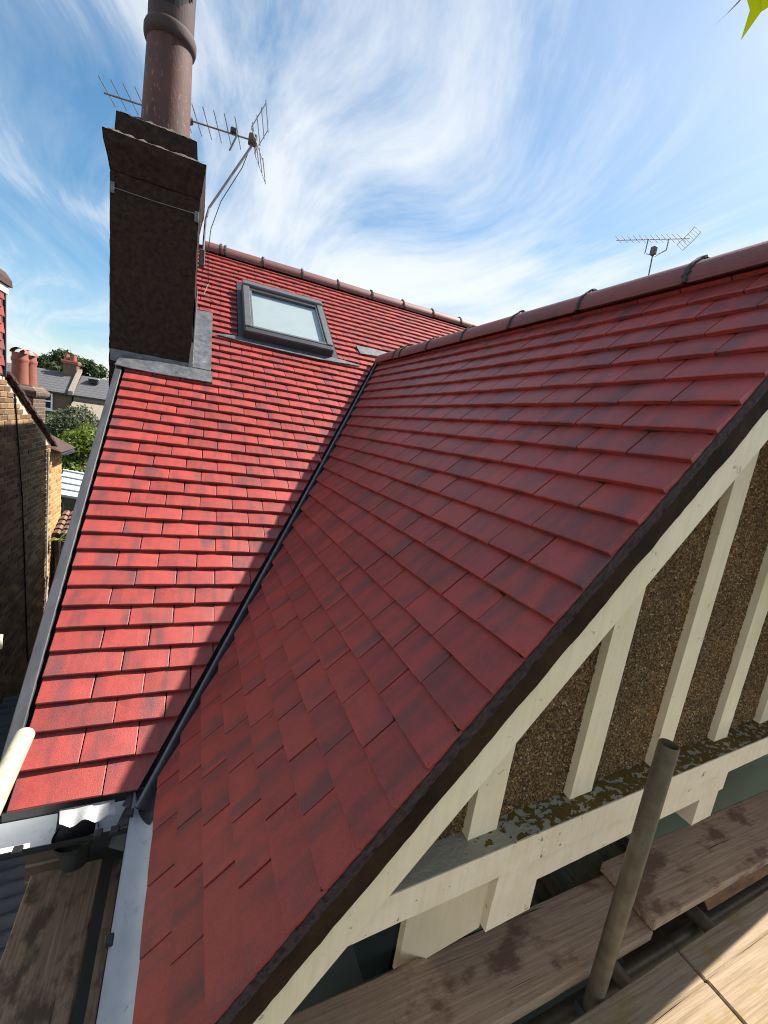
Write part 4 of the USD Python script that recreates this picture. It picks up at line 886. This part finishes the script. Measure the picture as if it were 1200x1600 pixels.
for i in range(5):
    for j in range(12):
        mb = MB(); x, y, z = -1.755 + j * .12, 7.85 + i * .142, -1.39 + i * .056
        g = np.linspace(0, math.pi, 6); pts = []
        for s, w_ in ((0, .060), (.18, .054)):
            pts += [(x + w_ * math.cos(t_), y + s, z + s * .3 + .04 * math.sin(t_) + (.02 if s == 0 else 0)) for t_ in g]
        mb.add(pts, [[a_, a_ + 1, 6 + a_ + 1, 6 + a_] for a_ in range(5)]); mb.add(pts, [[6 + a_, 6 + a_ + 1, a_ + 1, a_] for a_ in range(5)]); mb.build('canopy_tile', PT, th_)
wbox(-1.80, -.32, 7.95, 8.5, -5, -1.45).build('base', FARBRICK, th_)

# ------------------------------------------------------------------ far terrace
def far_house(name, label, x0, x1, y0, ze, zr, yr, wallmat, roofmat):
    t = thing(name, label, 'house', None)
    wl = loft(MB(), [(-5, x0, x1, y0, y0 + 7.2), (ze, x0, x1, y0, y0 + 7.2)]); wl.build('wall', wallmat, t)
    r = MB(); e = .28
    v = np.array([(x0, y0 - e, ze - .12), (x1, y0 - e, ze - .12), (x1, yr, zr), (x0, yr, zr), (x0, 2 * yr - y0 + e, ze - .12), (x1, 2 * yr - y0 + e, ze - .12)])
    v = np.vstack([v, v - [0, 0, .14]]); r.add(v, [[0, 1, 2, 3], [3, 2, 5, 4], [7, 6, 9, 8], [8, 9, 10, 11], [0, 6, 7, 1], [0, 3, 9, 6], [3, 4, 10, 9], [1, 7, 8, 2], [2, 8, 11, 5]])
    ro = r.build('roof', roofmat, t)
    # slate courses
    n = 17; dy, dz = yr - y0 + e, zr - ze + .12; L = math.hypot(dy, dz); FRR = Frame((x0, y0 - e, ze - .12), (1, 0, 0), (0, dy / L, dz / L), (0, -dz / L, dy / L))
    for i in range(n): fbox(MB(), FRR, .0, x1 - x0, L * i / n, L * (i + .98) / n, .004, .012 + .014 * (i % 2)).build('slate_course', roofmat, ro)
    wbox(x0, x1, y0 - e - .11, y0 - e, ze - .26, ze - .14).build('gutter', BLACKPVC, t)
    return t, ro
T1, ro1 = far_house('terrace_house', 'far brick terrace house with slate roof and a white sash window', -19.5, -11.1, 52, .98, 3.0, 55.2, FARBRICK, SLATE)
def sash(t, x0, x1, y, z0, z1):
    w_ = wbox(x0, x1, y - .06, y + .02, z0, z1).build('window', UNLIT, t)
    for a_, b_ in ((x0, x0 + .13), (x1 - .13, x1)): wbox(a_, b_, y - .12, y - .061, z0, z1).build('frame', WHITEPVC, w_)
    for z in (z0, (z0 + z1) / 2 - .05, z1 - .13): wbox(x0 + .131, x1 - .131, y - .115, y - .061, z, z + .13).build('frame', WHITEPVC, w_)
    wbox(x0 - .1, x1 + .1, y - .2, y - .001, z0 - .15, z0 - .005).build('sill', WHITEPVC, w_)
sash(T1, -13.50, -12.66, 52, -.95, .62)
wbox(-14.6, -13.72, 51.3, 52, -5, -.35).build('back_addition', RENDERWALL, T1)
T2, ro2 = far_house('terrace_house', 'far buff rendered terrace house with slate roof and a small rooflight', -10.95, -1.5, 52, .93, 2.93, 55.2, RENDERWALL, SLATE)
sy = 54.05; sz = .93 + (sy - 51.72) / 3.48 * 2.12
r_ = loft(MB(), [(sz - .05, -10.1, -9.25, sy - .35, sy + .35), (sz + .38, -10.1, -9.25, sy - .30, sy + .35)]).build('rooflight', DARKFRAME, T2)
wbox(-10.15, -9.2, sy - .34, sy + .4, sz + .385, sz + .44).build('rooflight_lid', WHITEPVC, r_)
wbox(-10.0, -9.35, sy - .365, sy - .352, sz + .02, sz + .3).build('pane', UNLIT, r_)
rr = MB(); rr.add([(-10.9, 48.5, -1.2), (-1.5, 48.5, -1.2), (-1.5, 51.95, .35), (-10.9, 51.95, .35)], [[0, 1, 2, 3]]); rr.build('lean_to_roof', RENDERWALL, T2)
pwl = thing('party_wall', 'raised party wall and brick chimney with red pots between the terrace roofs', 'chimney')
pv = MB(); pv.add([(-11.35, 51.6, .75), (-10.95, 51.6, .75), (-10.95, 55.3, 3.25), (-11.35, 55.3, 3.25), (-11.35, 51.6, 1.15), (-10.95, 51.6, 1.15), (-10.95, 55.3, 3.55), (-11.35, 55.3, 3.55)], [[3, 2, 1, 0], [4, 5, 6, 7], [0, 1, 5, 4], [1, 2, 6, 5], [2, 3, 7, 6], [3, 0, 4, 7]])
pv.build('parapet', CONC, pwl)
loft(MB(), [(2.0, -12.5, -11.3, 54.6, 55.8), (3.9, -12.5, -11.3, 54.6, 55.8)]).build('stack', FARBRICK, pwl)
loft(MB(), [(3.9, -12.62, -11.2, 54.5, 55.9), (4.12, -12.68, -11.14, 54.45, 55.95), (4.25, -12.6, -11.2, 54.5, 55.9)]).build('stack_cap', REDPOT, pwl)
for i in range(4): lathe(MB(), (-12.28 + (i % 2) * .62, 54.95 + (i // 2) * .5, 4.25), [(.22, 0), (.17, .6), (.2, .65), (.14, .66)], 14).build('pot', REDPOT, pwl)

# ------------------------------------------------------------------ trees, shrubs, plants
def crown(clumps, n, size, seed):
    r = np.random.default_rng(seed); V, F, T = [], [], []; k = 0
    w_ = np.array([c[1] ** 2 for c in clumps]); w_ = w_ / w_.sum()
    for (c, rad, sq), cnt in zip(clumps, np.maximum(8, (w_ * n).astype(int))):
        tone = r.uniform(.0, .45)
        d = r.normal(size=(cnt, 3)); d /= np.linalg.norm(d, axis=1, keepdims=True); rr_ = rad * (.55 + .5 * r.random(cnt)) * (.75 + .5 * meshkit.noise(d * 2.2 + np.array(c), seed))
        p = np.array(c) + d * rr_[:, None] * np.array([1, 1, sq])
        nn = d + r.normal(size=(cnt, 3)) * .55; nn /= np.linalg.norm(nn, axis=1, keepdims=True)
        a_ = np.cross(nn, r.normal(size=(cnt, 3))); a_ /= np.linalg.norm(a_, axis=1, keepdims=True); b_ = np.cross(nn, a_)
        s = size * r.uniform(.6, 1.3, cnt)[:, None]
        q = np.stack([p - a_ * s, p - b_ * s * .55, p + a_ * s, p + b_ * s * .55 + nn * s * .15], 1)
        V.append(q.reshape(-1, 3)); i0 = k + 4 * np.arange(cnt)[:, None]
        F.append(np.hstack([i0, i0 + 1, i0 + 2])); F.append(np.hstack([i0, i0 + 2, i0 + 3])); k += 4 * cnt
        t_ = np.clip(tone + r.uniform(0, .55, cnt), 0, 1); T.append(np.repeat(np.stack([t_, t_ * 0, t_ * 0], 1), 4, 0))
    return np.vstack(V), np.vstack(F), np.vstack(T)
def tree(name, label, cat, base, clumps, n, size, mat, seed, group=None, trunk=.2):
    t = thing(name, label, cat, group); v, f, tc = crown(clumps, n, size, seed); obj('crown', v, f, mat, t, tc=tc)
    tb_ = MB(); top = np.array(clumps[0][0]); tube(tb_, [base, (np.array(base) * .5 + top * .5) + [.1, .05, 0], top], [trunk, trunk * .7, trunk * .3], 8)
    for c, rad, sq in clumps[1:]: tube(tb_, [np.array(base) * .45 + top * .55, np.array(c)], [trunk * .45, trunk * .12], 6)
    tb_.build('trunk', BARK, t); return t
r5 = np.random.default_rng(5)
def blob(c, R, n, rad, sq=.8, seed=1):
    r = np.random.default_rng(seed); o = [(tuple(c), R * .62, sq)]
    for i in range(n):
        d = r.normal(size=3); d /= np.linalg.norm(d); d[2] = abs(d[2]) * .9 - .25
        o.append((tuple(np.array(c) + d * R * .72), rad * r.uniform(.7, 1.2), sq))
    return o
tree('oak_tree', 'big dark green tree rising behind the terrace chimney', 'tree', (-13.6, 68, -5), blob((-15.6, 68, 3.9), 2.7, 16, 1.1, .85, 1) + blob((-12.9, 68, 4.1), 2.0, 10, .9, .9, 2) + blob((-17.6, 68, 2.9), 1.5, 6, .8, .7, 3), 9000, .20, LEAF_DARK, 11, trunk=.4)
tree('small_tree', 'thin pale tree just showing over the terrace ridge beside the chimney shaft', 'tree', (-9.6, 64, -5), blob((-9.6, 64, 2.7), .9, 6, .4, .9, 4), 500, .12, LEAF_GREY, 12, trunk=.1)
SG = 'garden shrubs behind the houses'
tree('shrub', 'grey-green willow-like shrub in front of the buff terrace house', 'shrub', (-4.5, 22, -5), blob((-4.55, 22.3, -.25), 1.0, 10, .5, .9, 5), 5200, .075, LEAF_GREY, 21)
tree('shrub', 'lime green feathery shrub beside the grey verge trim', 'shrub', (-3.4, 18, -5), blob((-3.3, 18, -.75), .8, 9, .42, 1.1, 6) + blob((-3.5, 18, -1.6), .8, 5, .5, 1, 7), 5200, .07, LEAF_LIME, 22)
tree('shrub', 'mid green bush below the white sash window', 'shrub', (-6.3, 26, -5), blob((-6.6, 26, -.85), 1.0, 9, .5, .7, 8) + blob((-5.4, 25, -1.3), .9, 6, .5, .8, 9), 5200, .085, LEAF_MID, 23)
tree('shrub', 'tall leafy bush beside the sunlit brick wall above the shed', 'shrub', (-4.2, 18, -5), blob((-4.2, 18.5, -1.7), 1.0, 9, .55, .9, 10) + blob((-3.6, 17, -2.3), .9, 6, .5, .9, 13), 6500, .075, LEAF_MID, 24)
tree('shrub', 'shadowy dark bush low between the lime shrub and the sunlit wall', 'shrub', (-3.8, 20.5, -5), blob((-3.9, 20.5, -1.6), 1.3, 9, .6, .9, 14) + blob((-5.8, 22, -2.4), 1.2, 6, .6, .9, 15), 5200, .08, LEAF_DARK, 25)
hd = MB(); r9 = np.random.default_rng(9)
v, f, tc = crown([((x, 30 + 4 * math.sin(x), -3.2 + .8 * math.sin(x * 2.1)), 1.5, .9) for x in np.arange(-16, 6, 1.3)], 9000, .16, 33); hg = obj('garden_hedge', v, f, LEAF_MID, None, tc=tc); tag(hg, 'mass of mixed garden greenery in front of the terrace', 'greenery', kind='stuff')
cp = thing('cordyline', 'spiky yellow-green cordyline in front of the small tiled canopy', 'plant'); cc = np.array([-1.93, 9.6, -2.13]) 
cc = np.array([-1.66, 7.66, -1.43])
for i in range(26):
    ph = i * 2.4; el = .15 + .9 * ((i * .37) % 1); L = .24 * (.8 + .4 * ((i * .61) % 1)); dirv = np.array([math.cos(ph) * math.cos(el), math.sin(ph) * math.cos(el), math.sin(el)]); sd = np.cross(dirv, [0, 0, 1]); sd /= np.linalg.norm(sd)
    pts = []
    for q in np.linspace(0, 1, 5):
        c = cc + dirv * L * q + np.array([0, 0, -.14 * q * q * (1 - el * .5)]); w_ = .014 * (1 - q) ** .6 + .002; pts += [c - sd * w_, c + sd * w_]
    mb = MB(); ff = [[2 * a_, 2 * a_ + 1, 2 * a_ + 3, 2 * a_ + 2] for a_ in range(4)]; mb.add(pts, ff, (((i * .73) % 1), 0, 0)); mb.build('leaf', PALM, cp, tc=True)
tube(MB(), [cc + [0, 0, -2.0], cc + [.02, 0, -.9], cc], .035, 8).build('stem', BARK, cp)

# maple-like leaves of an overhanging branch at the top right
br = thing('tree_branch', 'tip of an overhanging branch with pointed lobed green leaves against the sky', 'branch')
def lobed(c, tip, side, size, tone, wide=1.0):
    """a five-lobed leaf: c its stalk end, tip direction, side direction"""
    c, tip, side = np.asarray(c, float), np.asarray(tip, float), np.asarray(side, float); tip /= np.linalg.norm(tip); side -= tip * np.dot(side, tip); side /= np.linalg.norm(side); nn = np.cross(tip, side)
    half = [(0, .0), (.14, -.10), (.40, -.14), (.27, .04), (.34, .09), (.62, .16), (.42, .22), (.46, .30), (.20, .34), (.235, .52), (.15, .62), (.13, .74), (.05, .84), (.0, 1.12)]
    pts = half + [(-x, y) for x, y in half[-2:0:-1]]
    ctr = [(0, .02), (0, .25), (0, .5), (0, .8)]
    poly = Polygon(pts).buffer(0); m = trimesh.creation.extrude_polygon(poly, .002, engine='earcut'); v = np.array(m.vertices)
    bend = .10 * v[:, 0] ** 2 - .14 * (v[:, 1] - .3) ** 2
    return MB().add(c + size * (v[:, :1] * side * wide + v[:, 1:2] * tip + (v[:, 2:] + bend[:, None]) * nn), m.faces, (tone, 0, 0))
lobed((1.450, -.765, 2.376), (.20, .42, -.88), (.908, -.393, .147), .15, .75, 1.7).build('leaf', MAPLE, br, tc=True)
lobed((1.445, -.722, 2.300), (-.15, .75, -.6), (.55, .35, .55), .075, .2).build('leaf', MAPLE, br, tc=True)
lobed((1.545, -.80, 2.345), (.05, .30, -.95), (.75, -.60, .1), .10, .5).build('leaf', MAPLE, br, tc=True)
tube(MB(), [(1.450, -.765, 2.376), (1.50, -.785, 2.43), (1.62, -.81, 2.49), (2.1, -.9, 2.60)], [.0012, .002, .004, .007], 6).build('twig', BARK, br)

# ------------------------------------------------------------------ ground
g_ = MB(); g_.add([(-400, -400, -5), (400, -400, -5), (400, 400, -5), (-400, 400, -5)], [[0, 1, 2, 3]]); tag(g_.build('ground', GRASS), kind='structure')
